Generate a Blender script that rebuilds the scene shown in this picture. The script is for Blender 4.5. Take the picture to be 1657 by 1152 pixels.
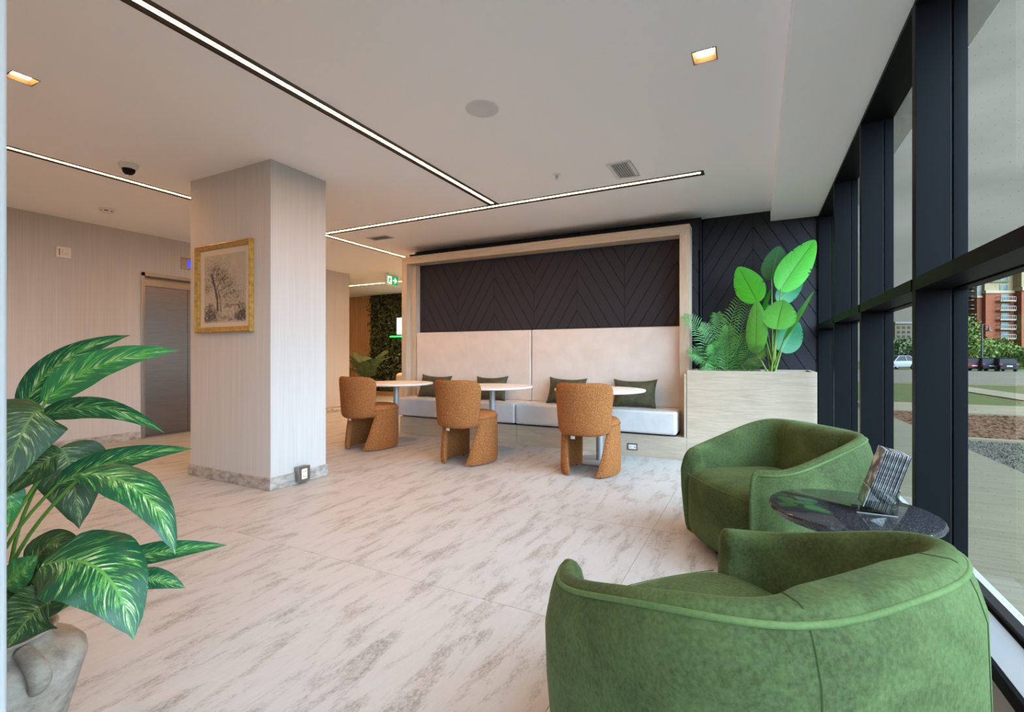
import bpy, bmesh, math, random
from mathutils import Vector, Matrix, noise

for o in list(bpy.data.objects):
    bpy.data.objects.remove(o)
SC = bpy.context.scene
COL = SC.collection
R = random.Random(7)
PI = math.pi

# ------------------------------------------------------------------ camera
CAM_H = 1.10
YAW = math.radians(27.127)
FPX, CXP, CYP = 771.0, 828.5, 573.0
cam_data = bpy.data.cameras.new("camera")
cam_data.sensor_width = 36.0
cam_data.lens = FPX / 1657.0 * 36.0
cam_data.shift_y = (CYP - 576.0) / 1657.0
cam_data.clip_start = 0.03
cam_data.clip_end = 1000
cam = bpy.data.objects.new("camera", cam_data)
COL.objects.link(cam)
cam.location = (0, 0, CAM_H)
cam.rotation_euler = (PI / 2, 0, YAW)
SC.camera = cam

# ------------------------------------------------------------------ view
SC.view_settings.view_transform = 'Standard'
SC.view_settings.look = 'None'
SC.view_settings.exposure = 0.52
SC.view_settings.gamma = 1.0
SC.view_settings.use_curve_mapping = False
SC.cycles.use_denoising = True
SC.cycles.max_bounces = 10
SC.cycles.diffuse_bounces = 5
SC.cycles.transparent_max_bounces = 16
SC.cycles.caustics_reflective = False
SC.cycles.caustics_refractive = False
SC.cycles.sample_clamp_indirect = 6.0

# ------------------------------------------------------------------ sky (overcast)
world = bpy.data.worlds.new("overcast_sky")
SC.world = world
world.use_nodes = True
wn, wl = world.node_tree.nodes, world.node_tree.links
wn.clear()
w_out = wn.new('ShaderNodeOutputWorld')
w_bg = wn.new('ShaderNodeBackground')
w_tc = wn.new('ShaderNodeTexCoord')
w_map = wn.new('ShaderNodeMapping')
w_map.inputs['Scale'].default_value = (1.0, 1.0, 3.2)
w_noise = wn.new('ShaderNodeTexNoise')
w_noise.inputs['Scale'].default_value = 2.6
w_noise.inputs['Detail'].default_value = 5.0
w_noise.inputs['Roughness'].default_value = 0.5
w_ramp = wn.new('ShaderNodeValToRGB')
w_ramp.color_ramp.elements[0].position = 0.38
w_ramp.color_ramp.elements[0].color = (0.60, 0.65, 0.61, 1)
w_ramp.color_ramp.elements[1].position = 0.64
w_ramp.color_ramp.elements[1].color = (0.95, 0.99, 0.95, 1)
wl.new(w_tc.outputs['Generated'], w_map.inputs['Vector'])
wl.new(w_map.outputs['Vector'], w_noise.inputs['Vector'])
wl.new(w_noise.outputs['Fac'], w_ramp.inputs['Fac'])
wl.new(w_ramp.outputs['Color'], w_bg.inputs['Color'])
wl.new(w_bg.outputs['Background'], w_out.inputs['Surface'])
w_bg.inputs['Strength'].default_value = 0.43

# hazy sun behind the clouds, very soft, from the glazed side
sun_data = bpy.data.lights.new("hazy_sun", 'SUN')
sun_data.energy = 17.5
sun_data.angle = math.radians(85)
sun_data.color = (0.62, 0.81, 1.0)
sun = bpy.data.objects.new("hazy_sun", sun_data)
COL.objects.link(sun)
sun.location = (30, -6, 30)
sun.rotation_euler = Vector((-1.0, 0.55, -0.60)).to_track_quat('-Z', 'Y').to_euler()

WARM = (1.0, 0.47, 0.16)
LED_STRENGTH = 51.0
SPOT_W = 30.0

# ------------------------------------------------------------------ materials
def new_mat(name):
    m = bpy.data.materials.new(name)
    m.use_nodes = True
    nt = m.node_tree
    b = nt.nodes.get('Principled BSDF')
    return m, nt, b

def P(name, col, rough=0.5, metal=0.0, spec=0.5, sheen=0.0):
    m, nt, b = new_mat(name)
    b.inputs['Base Color'].default_value = (*col, 1)
    b.inputs['Roughness'].default_value = rough
    b.inputs['Metallic'].default_value = metal
    b.inputs['Specular IOR Level'].default_value = spec
    b.inputs['Sheen Weight'].default_value = sheen
    return m

def coords(nt, kind='Object', scale=(1, 1, 1), rot=(0, 0, 0)):
    mp = nt.nodes.new('ShaderNodeMapping')
    mp.inputs['Scale'].default_value = scale
    mp.inputs['Rotation'].default_value = rot
    if kind == 'World':
        g = nt.nodes.new('ShaderNodeNewGeometry')
        nt.links.new(g.outputs['Position'], mp.inputs['Vector'])
    else:
        tc = nt.nodes.new('ShaderNodeTexCoord')
        nt.links.new(tc.outputs[kind], mp.inputs['Vector'])
    return mp.outputs['Vector']

def nz(nt, vec, scale, detail=4.0, rough=0.55, dist=0.0):
    n = nt.nodes.new('ShaderNodeTexNoise')
    n.inputs['Scale'].default_value = scale
    n.inputs['Detail'].default_value = detail
    n.inputs['Roughness'].default_value = rough
    n.inputs['Distortion'].default_value = dist
    nt.links.new(vec, n.inputs['Vector'])
    return n.outputs['Fac']

def ramp(nt, fac, stops):
    r = nt.nodes.new('ShaderNodeValToRGB')
    cr = r.color_ramp
    while len(cr.elements) < len(stops):
        cr.elements.new(0.5)
    for e, (p, c) in zip(cr.elements, stops):
        e.position = p
        e.color = (*c, 1)
    nt.links.new(fac, r.inputs['Fac'])
    return r.outputs['Color']

def mix(nt, fac, a, b, mode='MIX'):
    n = nt.nodes.new('ShaderNodeMix')
    n.data_type = 'RGBA'
    n.blend_type = mode
    for s, v in ((n.inputs['Factor'], fac), (n.inputs['A'], a), (n.inputs['B'], b)):
        pass
    def put(idx, v):
        s = n.inputs[idx]
        if isinstance(v, (int, float)):
            s.default_value = v
        elif isinstance(v, tuple):
            s.default_value = (*v, 1)
        else:
            nt.links.new(v, s)
    put(0, fac); put(6, a); put(7, b)
    return n.outputs[2]

def math_n(nt, op, a, b=None, c=None):
    n = nt.nodes.new('ShaderNodeMath')
    n.operation = op
    for i, v in enumerate((a, b, c)):
        if v is None:
            continue
        if isinstance(v, (int, float)):
            n.inputs[i].default_value = v
        else:
            nt.links.new(v, n.inputs[i])
    return n.outputs[0]

def bump(nt, b, h, strength=0.3, dist=0.01):
    n = nt.nodes.new('ShaderNodeBump')
    n.inputs['Strength'].default_value = strength
    n.inputs['Distance'].default_value = dist
    nt.links.new(h, n.inputs['Height'])
    nt.links.new(n.outputs['Normal'], b.inputs['Normal'])

def L(nt, a, b):
    nt.links.new(a, b)

M = {}
M['paint'] = P('ceiling_paint', (0.91, 0.92, 0.93), 0.85, spec=0.2)
M['white'] = P('white_plastic', (0.78, 0.78, 0.77), 0.4)
M['white_trim'] = P('white_trim', (0.43, 0.435, 0.44), 0.5)
M['black_metal'] = P('black_metal', (0.006, 0.007, 0.0085), 0.45, spec=0.06)
M['gasket'] = P('gasket', (0.006, 0.006, 0.007), 0.6)
M['led_housing'] = P('led_housing', (0.035, 0.028, 0.024), 0.5)
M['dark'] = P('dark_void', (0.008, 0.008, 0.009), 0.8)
M['table_white'] = P('laminate_white', (0.74, 0.71, 0.68), 0.35)
M['steel_grey'] = P('powder_steel', (0.34, 0.34, 0.35), 0.42, metal=0.35)
M['speaker'] = P('speaker_mesh', (0.64, 0.66, 0.68), 0.7)
M['grille_slat'] = P('grille_grey', (0.62, 0.63, 0.64), 0.5)
M['exit_green'] = P('exit_green', (0.0, 0.25, 0.12), 0.4)
M['rubber'] = P('rubber', (0.01, 0.01, 0.01), 0.7)
M['paper_white'] = P('paper_white', (0.75, 0.74, 0.72), 0.6)
M['soil'] = P('soil', (0.02, 0.014, 0.010), 0.95)
M['glass_dark'] = P('car_glass', (0.02, 0.025, 0.028), 0.25, spec=0.08)
M['tyre'] = P('tyre', (0.012, 0.012, 0.012), 0.8)
M['red_lens'] = P('tail_lens', (0.35, 0.02, 0.02), 0.25)
M['chrome'] = P('alloy', (0.5, 0.5, 0.52), 0.3, metal=0.9)

def emit(name, col, s):
    m, nt, b = new_mat(name)
    b.inputs['Base Color'].default_value = (*col, 1)
    b.inputs['Emission Color'].default_value = (*col, 1)
    b.inputs['Emission Strength'].default_value = s
    return m
M['led'] = emit('led_diffuser', WARM, LED_STRENGTH)
M['down_lens'] = emit('downlight_lens', (1.0, 0.70, 0.42), 22.0)
M['blue_led'] = emit('blue_display', (0.03, 0.06, 0.8), 1.0)
M['neon_green'] = emit('neon_green', (0.02, 1.0, 0.08), 2.2)
M['neon_white'] = emit('neon_white', (0.75, 0.85, 1.0), 1.3)
M['exit_lit'] = emit('exit_lit', (0.0, 0.30, 0.15), 0.55)
M['exit_white'] = emit('exit_white', (0.85, 0.95, 0.9), 0.6)

# wallpaper: fine vertical stripes, beige
def wallpaper(name, a, b_):
    m, nt, b = new_mat(name)
    v = coords(nt, 'World', (1, 1, 0.012))
    f1 = nz(nt, v, 120, 2.0, 0.6)
    f2 = nz(nt, v, 40, 2.0, 0.6)
    f = math_n(nt, 'ADD', math_n(nt, 'MULTIPLY', f1, 0.65), math_n(nt, 'MULTIPLY', f2, 0.35))
    c = ramp(nt, f, [(0.38, a), (0.62, b_)])
    L(nt, c, b.inputs['Base Color'])
    b.inputs['Roughness'].default_value = 0.75
    b.inputs['Specular IOR Level'].default_value = 0.25
    bump(nt, b, f1, 0.25, 0.003)
    return m
M['wallpaper'] = wallpaper('wallpaper', (0.525, 0.52, 0.515), (0.575, 0.57, 0.565))

# floor tile
def tile_mat():
    m, nt, b = new_mat('travertine_tile')
    oi = nt.nodes.new('ShaderNodeObjectInfo')
    g = nt.nodes.new('ShaderNodeNewGeometry')
    off = nt.nodes.new('ShaderNodeVectorMath'); off.operation = 'SCALE'
    comb = nt.nodes.new('ShaderNodeCombineXYZ')
    L(nt, oi.outputs['Random'], comb.inputs['X'])
    L(nt, math_n(nt, 'MULTIPLY', oi.outputs['Random'], 3.7), comb.inputs['Y'])
    L(nt, comb.outputs[0], off.inputs[0]); off.inputs['Scale'].default_value = 9.0
    add = nt.nodes.new('ShaderNodeVectorMath'); add.operation = 'ADD'
    L(nt, g.outputs['Position'], add.inputs[0]); L(nt, off.outputs[0], add.inputs[1])
    mp = nt.nodes.new('ShaderNodeMapping')
    mp.inputs['Rotation'].default_value = (0, 0, math.radians(-8))
    mp.inputs['Scale'].default_value = (6.5, 1.7, 1)
    L(nt, add.outputs[0], mp.inputs['Vector'])
    big = nz(nt, mp.outputs[0], 1.7, 6.0, 0.66, 0.4)
    mp2 = nt.nodes.new('ShaderNodeMapping')
    mp2.inputs['Rotation'].default_value = (0, 0, math.radians(-8))
    mp2.inputs['Scale'].default_value = (2.2, 1.0, 1)
    L(nt, add.outputs[0], mp2.inputs['Vector'])
    fine = nz(nt, mp2.outputs[0], 55.0, 6.0, 0.8)
    mid = nz(nt, mp.outputs[0], 7.0, 5.0, 0.7, 0.3)
    f = math_n(nt, 'ADD', math_n(nt, 'MULTIPLY', big, 0.66), math_n(nt, 'ADD', math_n(nt, 'MULTIPLY', mid, 0.22), math_n(nt, 'MULTIPLY', fine, 0.12)))
    patch = ramp(nt, f, [(0.498, (0, 0, 0)), (0.60, (1, 1, 1))])
    grain = ramp(nt, fine, [(0.40, (0.20, 0.20, 0.20)), (0.56, (1, 1, 1))])
    fac = math_n(nt, 'MULTIPLY', math_n(nt, 'MULTIPLY', patch, grain), 0.95)
    slow = nz(nt, mp.outputs[0], 0.55, 3.0, 0.5)
    tone = ramp(nt, slow, [(0.40, (0.225, 0.208, 0.196)), (0.62, (0.265, 0.220, 0.176))])
    base = ramp(nt, mid, [(0.35, (0.435, 0.432, 0.428)), (0.65, (0.470, 0.467, 0.463))])
    L(nt, mix(nt, fac, base, tone), b.inputs['Base Color'])
    L(nt, math_n(nt, 'ADD', 0.36, math_n(nt, 'MULTIPLY', f, 0.22)), b.inputs['Roughness'])
    b.inputs['Specular IOR Level'].default_value = 0.4
    bump(nt, b, f, 0.08, 0.004)
    return m
M['tile'] = tile_mat()
M['grout'] = P('grout', (0.36, 0.33, 0.30), 0.9)

def mottled(name, stops, scale=8, detail=6, rough=0.6, kind='Object', sc=(1, 1, 1), bmp=0.0, bscale=None, spec=0.4):
    m, nt, b = new_mat(name)
    v = coords(nt, kind, sc)
    f = nz(nt, v, scale, detail, 0.65)
    L(nt, ramp(nt, f, stops), b.inputs['Base Color'])
    b.inputs['Roughness'].default_value = rough
    b.inputs['Specular IOR Level'].default_value = spec
    if bmp:
        h = nz(nt, v, bscale or scale, 5, 0.7)
        bump(nt, b, h, bmp, 0.01)
    return m
M['stone_base'] = mottled('stone_skirting', [(0.32, (0.22, 0.20, 0.175)), (0.62, (0.50, 0.47, 0.44))], 14, 8, 0.5, 'World', (1, 1, 2))
M['felt'] = mottled('felt_charcoal', [(0.35, (0.018, 0.0175, 0.021)), (0.7, (0.056, 0.053, 0.062))], 160, 3, 0.95, 'World', (1, 1, 1), 0.35, 200, 0.15)
M['felt_back'] = P('felt_backing', (0.010, 0.009, 0.010), 0.95, spec=0.1)

def oak(name, a, b_, axis_scale):
    m, nt, b = new_mat(name)
    v = coords(nt, 'World', axis_scale)
    f1 = nz(nt, v, 6, 6, 0.6, 0.8)
    f2 = nz(nt, v, 30, 3, 0.6)
    f = math_n(nt, 'ADD', math_n(nt, 'MULTIPLY', f1, 0.7), math_n(nt, 'MULTIPLY', f2, 0.3))
    L(nt, ramp(nt, f, [(0.35, a), (0.65, b_)]), b.inputs['Base Color'])
    b.inputs['Roughness'].default_value = 0.5
    bump(nt, b, f, 0.06, 0.003)
    return m
M['oak_h'] = oak('pale_oak', (0.40, 0.335, 0.255), (0.53, 0.46, 0.365), (0.45, 1, 5))
M['oak_v'] = oak('pale_oak_upright', (0.42, 0.34, 0.25), (0.55, 0.465, 0.36), (5, 5, 0.45))
M['oak_slat'] = oak('oak_slat', (0.46, 0.28, 0.14), (0.58, 0.38, 0.20), (5, 5, 0.45))

def fabric(name, a, b_, big=3.0, fine=260.0, sheen=0.0, rough=0.9, bmp=0.25, warp=(1, 1, 1)):
    m, nt, b = new_mat(name)
    v = coords(nt, 'Object', warp)
    f1 = nz(nt, v, big, 5, 0.6, 0.6)
    f2 = nz(nt, v, fine, 2, 0.6)
    f = math_n(nt, 'ADD', math_n(nt, 'MULTIPLY', f1, 0.62), math_n(nt, 'MULTIPLY', f2, 0.38))
    L(nt, ramp(nt, f, [(0.36, a), (0.64, b_)]), b.inputs['Base Color'])
    b.inputs['Roughness'].default_value = rough
    b.inputs['Specular IOR Level'].default_value = 0.2
    b.inputs['Sheen Weight'].default_value = sheen
    b.inputs['Sheen Roughness'].default_value = 0.4
    b.inputs['Sheen Tint'].default_value = (*[min(1, x * 3.2 + 0.1) for x in b_], 1)
    bump(nt, b, f2, bmp, 0.003)
    return m
M['velvet'] = fabric('green_velvet', (0.030, 0.043, 0.013), (0.080, 0.122, 0.042), 4.0, 110, 0.14, 0.85, 0.25)
M['velvet_pipe'] = fabric('green_velvet_piping', (0.065, 0.110, 0.036), (0.105, 0.165, 0.058), 5.0, 120, 0.15, 0.85, 0.2)
M['pillow'] = fabric('moss_velvet', (0.036, 0.038, 0.020), (0.100, 0.098, 0.056), 9.0, 160, 0.25, 0.9, 0.3)
M['backrest'] = fabric('beige_linen', (0.55, 0.51, 0.475), (0.64, 0.60, 0.56), 4.0, 150, 0.1, 0.85, 0.15)
M['seat_vinyl'] = fabric('grey_vinyl', (0.52, 0.515, 0.515), (0.62, 0.615, 0.615), 4.0, 120, 0.0, 0.5, 0.08)
M['cream'] = fabric('cream_boucle', (0.55, 0.47, 0.38), (0.66, 0.58, 0.48), 5, 90, 0.1, 0.9, 0.3)

def boucle():
    m, nt, b = new_mat('rust_boucle')
    v = coords(nt, 'Object')
    n = nt.nodes.new('ShaderNodeTexVoronoi')
    n.inputs['Scale'].default_value = 110
    L(nt, v, n.inputs['Vector'])
    f = nz(nt, v, 140, 4, 0.75)
    L(nt, ramp(nt, f, [(0.36, (0.18, 0.060, 0.016)), (0.53, (0.31, 0.118, 0.036)), (0.68, (0.54, 0.29, 0.13))]), b.inputs['Base Color'])
    b.inputs['Roughness'].default_value = 0.95
    b.inputs['Specular IOR Level'].default_value = 0.15
    bump(nt, b, n.outputs['Distance'], 0.6, 0.006)
    return m
M['boucle'] = boucle()
M['boucle_dark'] = P('rust_piping', (0.24, 0.09, 0.025), 0.95, spec=0.1)

def granite():
    m, nt, b = new_mat('black_granite')
    v = coords(nt, 'Object')
    f = nz(nt, v, 330, 3, 0.8)
    L(nt, ramp(nt, f, [(0.46, (0.010, 0.010, 0.012)), (0.60, (0.05, 0.05, 0.055)), (0.74, (0.26, 0.26, 0.28))]), b.inputs['Base Color'])
    b.inputs['Roughness'].default_value = 0.06
    b.inputs['Specular IOR Level'].default_value = 0.6
    return m
M['granite'] = granite()
M['granite_edge'] = mottled('granite_honed', [(0.45, (0.02, 0.02, 0.022)), (0.7, (0.22, 0.22, 0.23))], 150, 4, 0.45)

def glass_mat(name, tint, ior=1.5, extra=0.0):
    m = bpy.data.materials.new(name)
    m.use_nodes = True
    nt = m.node_tree
    nt.nodes.clear()
    out = nt.nodes.new('ShaderNodeOutputMaterial')
    tr = nt.nodes.new('ShaderNodeBsdfTransparent'); tr.inputs['Color'].default_value = (*tint, 1)
    gl = nt.nodes.new('ShaderNodeBsdfGlossy'); gl.inputs['Roughness'].default_value = 0.01
    lw_ = nt.nodes.new('ShaderNodeLayerWeight'); lw_.inputs['Blend'].default_value = 0.5
    r0 = ((ior - 1) / (ior + 1)) ** 2 + extra
    f5 = math_n(nt, 'POWER', lw_.outputs['Facing'], 5.0)
    frv = math_n(nt, 'ADD', r0, math_n(nt, 'MULTIPLY', f5, 0.9 - r0))
    mx = nt.nodes.new('ShaderNodeMixShader')
    L(nt, frv, mx.inputs[0])
    L(nt, tr.outputs[0], mx.inputs[1]); L(nt, gl.outputs[0], mx.inputs[2])
    L(nt, mx.outputs[0], out.inputs['Surface'])
    return m
M['glass'] = glass_mat('window_glass', (0.83, 0.875, 0.87), 1.35)
M['acrylic'] = glass_mat('clear_acrylic', (0.90, 0.94, 0.93), 1.5, 0.08)
M['picture_glass'] = glass_mat('picture_glass', (0.97, 0.97, 0.96), 1.4)
M['frit'] = P('frit_dot', (0.34, 0.37, 0.35), 0.6)

def brushed():
    m, nt, b = new_mat('brushed_stainless')
    v = coords(nt, 'World', (1, 1, 40))
    f = nz(nt, v, 6, 4, 0.6)
    L(nt, ramp(nt, f, [(0.3, (0.17, 0.148, 0.13)), (0.7, (0.23, 0.205, 0.18))]), b.inputs['Base Color'])
    b.inputs['Metallic'].default_value = 1.0
    b.inputs['Roughness'].default_value = 0.34
    b.inputs['Anisotropic'].default_value = 0.6
    bump(nt, b, f, 0.05, 0.002)
    return m
M['stainless'] = brushed()
M['stainless_frame'] = P('satin_stainless', (0.33, 0.30, 0.27), 0.35, metal=1.0)
M['gold'] = mottled('gilt_wood', [(0.35, (0.30, 0.16, 0.025)), (0.65, (0.50, 0.31, 0.075))], 30, 4, 0.35, 'World', (1, 1, 1), 0, None, 0.6)
M['mat_board'] = P('mat_board', (0.70, 0.64, 0.54), 0.85)
M['urn'] = mottled('weathered_urn', [(0.34, (0.215, 0.18, 0.145)), (0.47, (0.31, 0.268, 0.222)), (0.62, (0.385, 0.34, 0.285))], 17, 12, 0.9, 'World', (1, 1, 1.4), 0.5, 60, 0.2)

# leaves: uv.x along the blade, uv.y across
def leaf_mat(name, dark, light, pale=None, vein=24.0, rough=0.35, patch=0.5, trans=0.15, midrib=None):
    m, nt, b = new_mat(name)
    tc = nt.nodes.new('ShaderNodeTexCoord')
    sep = nt.nodes.new('ShaderNodeSeparateXYZ')
    L(nt, tc.outputs['UV'], sep.inputs[0])
    u, v = sep.outputs['X'], sep.outputs['Y']
    av = math_n(nt, 'ABSOLUTE', math_n(nt, 'SUBTRACT', v, 0.5))
    s = math_n(nt, 'SUBTRACT', u, math_n(nt, 'MULTIPLY', av, 0.55))
    comb = nt.nodes.new('ShaderNodeCombineXYZ')
    L(nt, math_n(nt, 'MULTIPLY', s, vein), comb.inputs['X'])
    L(nt, math_n(nt, 'MULTIPLY', v, 4.0), comb.inputs['Y'])
    oi = nt.nodes.new('ShaderNodeObjectInfo')
    L(nt, math_n(nt, 'MULTIPLY', oi.outputs['Random'], 40.0), comb.inputs['Z'])
    f = nz(nt, comb.outputs[0], 1.0, 4.0, 0.6)
    if pale:
        # blotches thin out towards the margin
        ff = math_n(nt, 'SUBTRACT', f, math_n(nt, 'MULTIPLY', av, 0.30))
        c = ramp(nt, ff, [(0.45, dark), (0.49, light), (0.55, light), (0.59, pale)])
    else:
        c = ramp(nt, f, [(0.3, dark), (0.7, light)])
    if midrib:
        k = math_n(nt, 'LESS_THAN', av, 0.018)
        c = mix(nt, k, c, midrib)
    L(nt, c, b.inputs['Base Color'])
    b.inputs['Roughness'].default_value = rough
    b.inputs['Specular IOR Level'].default_value = 0.35
    w = nt.nodes.new('ShaderNodeTexWave')
    L(nt, comb.outputs[0], w.inputs['Vector']); w.inputs['Scale'].default_value = 0.6
    bump(nt, b, w.outputs['Fac'], 0.12, 0.01)
    if trans:
        nt2 = nt
        out = nt.nodes.get('Material Output')
        tl = nt.nodes.new('ShaderNodeBsdfTranslucent')
        L(nt, c, tl.inputs['Color'])
        ms = nt.nodes.new('ShaderNodeMixShader'); ms.inputs[0].default_value = trans
        L(nt, b.outputs[0], ms.inputs[1]); L(nt, tl.outputs[0], ms.inputs[2])
        L(nt, ms.outputs[0], out.inputs['Surface'])
    return m
M['dieff'] = leaf_mat('variegated_leaf', (0.010, 0.070, 0.030), (0.065, 0.24, 0.045), (0.45, 0.50, 0.27), 44.0, 0.33, trans=0.1, midrib=(0.10, 0.26, 0.05))
M['dieff_dark'] = leaf_mat('variegated_leaf_dull', (0.018, 0.050, 0.016), (0.07, 0.13, 0.03), (0.36, 0.33, 0.17), 44.0, 0.5, trans=0.1, midrib=(0.10, 0.17, 0.04))
M['dieff_bright'] = leaf_mat('variegated_leaf_fresh', (0.03, 0.17, 0.055), (0.10, 0.34, 0.06), (0.42, 0.50, 0.26), 36.0, 0.38, trans=0.15, midrib=(0.14, 0.36, 0.04))
M['stem'] = P('leaf_stalk', (0.09, 0.22, 0.025), 0.5)
M['banana'] = leaf_mat('banana_leaf_fresh', (0.0465, 0.3588, 0.015), (0.0806, 0.468, 0.03), None, 60.0, 0.4, trans=0.2, midrib=(0.0434, 0.2028, 0.012))
M['banana_mid'] = leaf_mat('banana_leaf_mid', (0.0825, 0.357, 0.042), (0.1275, 0.442, 0.07), None, 60.0, 0.4, trans=0.2, midrib=(0.0675, 0.2125, 0.021))
M['banana_dark'] = leaf_mat('banana_leaf_deep', (0.025, 0.18, 0.075), (0.045, 0.26, 0.12), None, 60.0, 0.35, trans=0.1, midrib=(0.10, 0.30, 0.15))
M['banana_stem'] = P('banana_stalk', (0.16, 0.27, 0.03), 0.5)
M['palm'] = mottled('palm_leaf', [(0.3, (0.035, 0.15, 0.030)), (0.7, (0.085, 0.27, 0.055))], 9, 3, 0.5)
M['palm_hall'] = mottled('palm_leaf_hall', [(0.3, (0.05, 0.10, 0.035)), (0.7, (0.13, 0.20, 0.07))], 9, 3, 0.55)
M['wall_plants'] = mottled('living_wall_leaf', [(0.30, (0.02, 0.032, 0.012)), (0.55, (0.075, 0.11, 0.04)), (0.72, (0.28, 0.30, 0.13))], 16, 4, 0.5, 'World')
M['leaf_tree'] = mottled('tree_leaf', [(0.3, (0.03793, 0.08411, 0.008483)), (0.7, (0.1409, 0.2065, 0.02314))], 1.1, 4, 0.6, 'World')
M['leaf_tree_far'] = mottled('tree_leaf_far', [(0.3, (0.03888, 0.06696, 0.0195)), (0.7, (0.0864, 0.1205, 0.03468))], 0.6, 4, 0.6, 'World')
M['bark'] = P('bark', (0.07, 0.05, 0.04), 0.9)

# outside surfaces
M['lawn'] = mottled('lawn', [(0.3, (0.04158, 0.05082, 0.004162)), (0.7, (0.08019, 0.08397, 0.008514))], 3.0, 8, 0.9, 'World', (1, 1, 1), 0.4, 60)
M['mulch'] = mottled('bark_mulch', [(0.3, (0.04356, 0.01875, 0.00774)), (0.5, (0.1188, 0.05156, 0.02012)), (0.72, (0.2218, 0.1113, 0.04838))], 18.0, 8, 0.95, 'World', (1, 1, 1), 0.8, 30)
M['gravel'] = mottled('grey_gravel', [(0.32, (0.01932, 0.0184, 0.01333)), (0.5, (0.07176, 0.06437, 0.04737)), (0.72, (0.1656, 0.1471, 0.1088))], 26.0, 6, 0.9, 'World', (1, 1, 1), 0.8, 30)
M['asphalt'] = mottled('pale_asphalt', [(0.3, (0.1138, 0.09374, 0.06396)), (0.7, (0.1414, 0.1155, 0.07843))], 0.6, 8, 0.9, 'World')
M['kerb'] = P('kerb_concrete', (0.1863, 0.1479, 0.09288), 0.9)
def broomed():
    m, nt, b = new_mat('broomed_concrete')
    v = coords(nt, 'World', (0.35, 9, 1))
    f = nz(nt, v, 3.0, 6, 0.7)
    L(nt, ramp(nt, f, [(0.32, (0.108, 0.090, 0.052)), (0.7, (0.172, 0.146, 0.091))]), b.inputs['Base Color'])
    b.inputs['Roughness'].default_value = 0.9
    bump(nt, b, f, 0.4, 0.01)
    return m
M['concrete'] = broomed()
M['concrete_plain'] = mottled('path_concrete', [(0.3, (0.1693, 0.1339, 0.08256)), (0.7, (0.2134, 0.1696, 0.1053))], 2, 6, 0.9, 'World')
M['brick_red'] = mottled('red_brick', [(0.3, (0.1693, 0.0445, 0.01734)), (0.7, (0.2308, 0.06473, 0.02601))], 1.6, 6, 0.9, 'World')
M['brick_dark'] = mottled('dark_red_brick', [(0.3, (0.1186, 0.03515, 0.01502)), (0.7, (0.1556, 0.04687, 0.02023))], 1.6, 6, 0.9, 'World')  # darker tone of red brick
M['stucco'] = P('cream_stucco', (0.2346, 0.1786, 0.09675), 0.9)
M['stucco_trim'] = P('pale_cornice', (0.2904, 0.2399, 0.1527), 0.9)
M['stucco_grey'] = P('grey_stucco', (0.168, 0.1614, 0.1445), 0.9)
M['stucco_tan'] = P('tan_stucco', (0.1344, 0.08854, 0.04045), 0.9)
M['pane_far'] = P('window_pane', (0.07, 0.10, 0.10), 0.15, spec=0.2)
M['rail'] = P('balcony_rail', (0.1646, 0.1725, 0.1529), 0.5)
M['lamp_metal'] = P('lamp_metal', (0.03, 0.035, 0.04), 0.5)
M['car_black'] = P('car_black', (0.012, 0.013, 0.017), 0.2, spec=0.08)
M['car_navy'] = P('car_navy', (0.018, 0.025, 0.045), 0.25, spec=0.08)
M['car_red'] = P('car_red', (0.20, 0.012, 0.014), 0.25, spec=0.08)
M['car_white'] = P('car_white', (0.28, 0.2912, 0.2912), 0.25, spec=0.08)

# ------------------------------------------------------------------ helpers
def tag(o, label=None, cat=None, group=None, kind=None):
    if label: o['label'] = label
    if cat: o['category'] = cat
    if group: o['group'] = group
    if kind: o['kind'] = kind
    return o

def empty(name, loc=(0, 0, 0), rz=0.0):
    e = bpy.data.objects.new(name, None)
    e.empty_display_size = 0.1
    COL.objects.link(e)
    e.location = loc
    e.rotation_euler = (0, 0, rz)
    return e

def adopt(o, parent, local=False):
    o.parent = parent
    if not local:
        chain = Matrix.Identity(4)
        p = parent
        mats = []
        while p is not None:
            mats.append(p.matrix_parent_inverse @ p.matrix_basis if p.parent else p.matrix_basis)
            p = p.parent
        for mm in reversed(mats):
            chain = chain @ mm
        o.matrix_parent_inverse = chain.inverted()
    return o

def link(name, me, mat, parent=None, local=False):
    o = bpy.data.objects.new(name, me)
    if mat is not None:
        me.materials.append(M[mat] if isinstance(mat, str) else mat)
    COL.objects.link(o)
    if parent is not None:
        adopt(o, parent, local)
    return o

def mesh(name, verts, faces, mat, parent=None, smooth=False, uvs=None, local=False):
    me = bpy.data.meshes.new(name)
    me.from_pydata([tuple(v) for v in verts], [], faces)
    if uvs is not None:
        ul = me.uv_layers.new(name='UVMap')
        for lp in me.loops:
            ul.data[lp.index].uv = uvs[lp.vertex_index]
    if smooth:
        me.polygons.foreach_set('use_smooth', [True] * len(me.polygons))
    me.update()
    return link(name, me, mat, parent, local)

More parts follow.
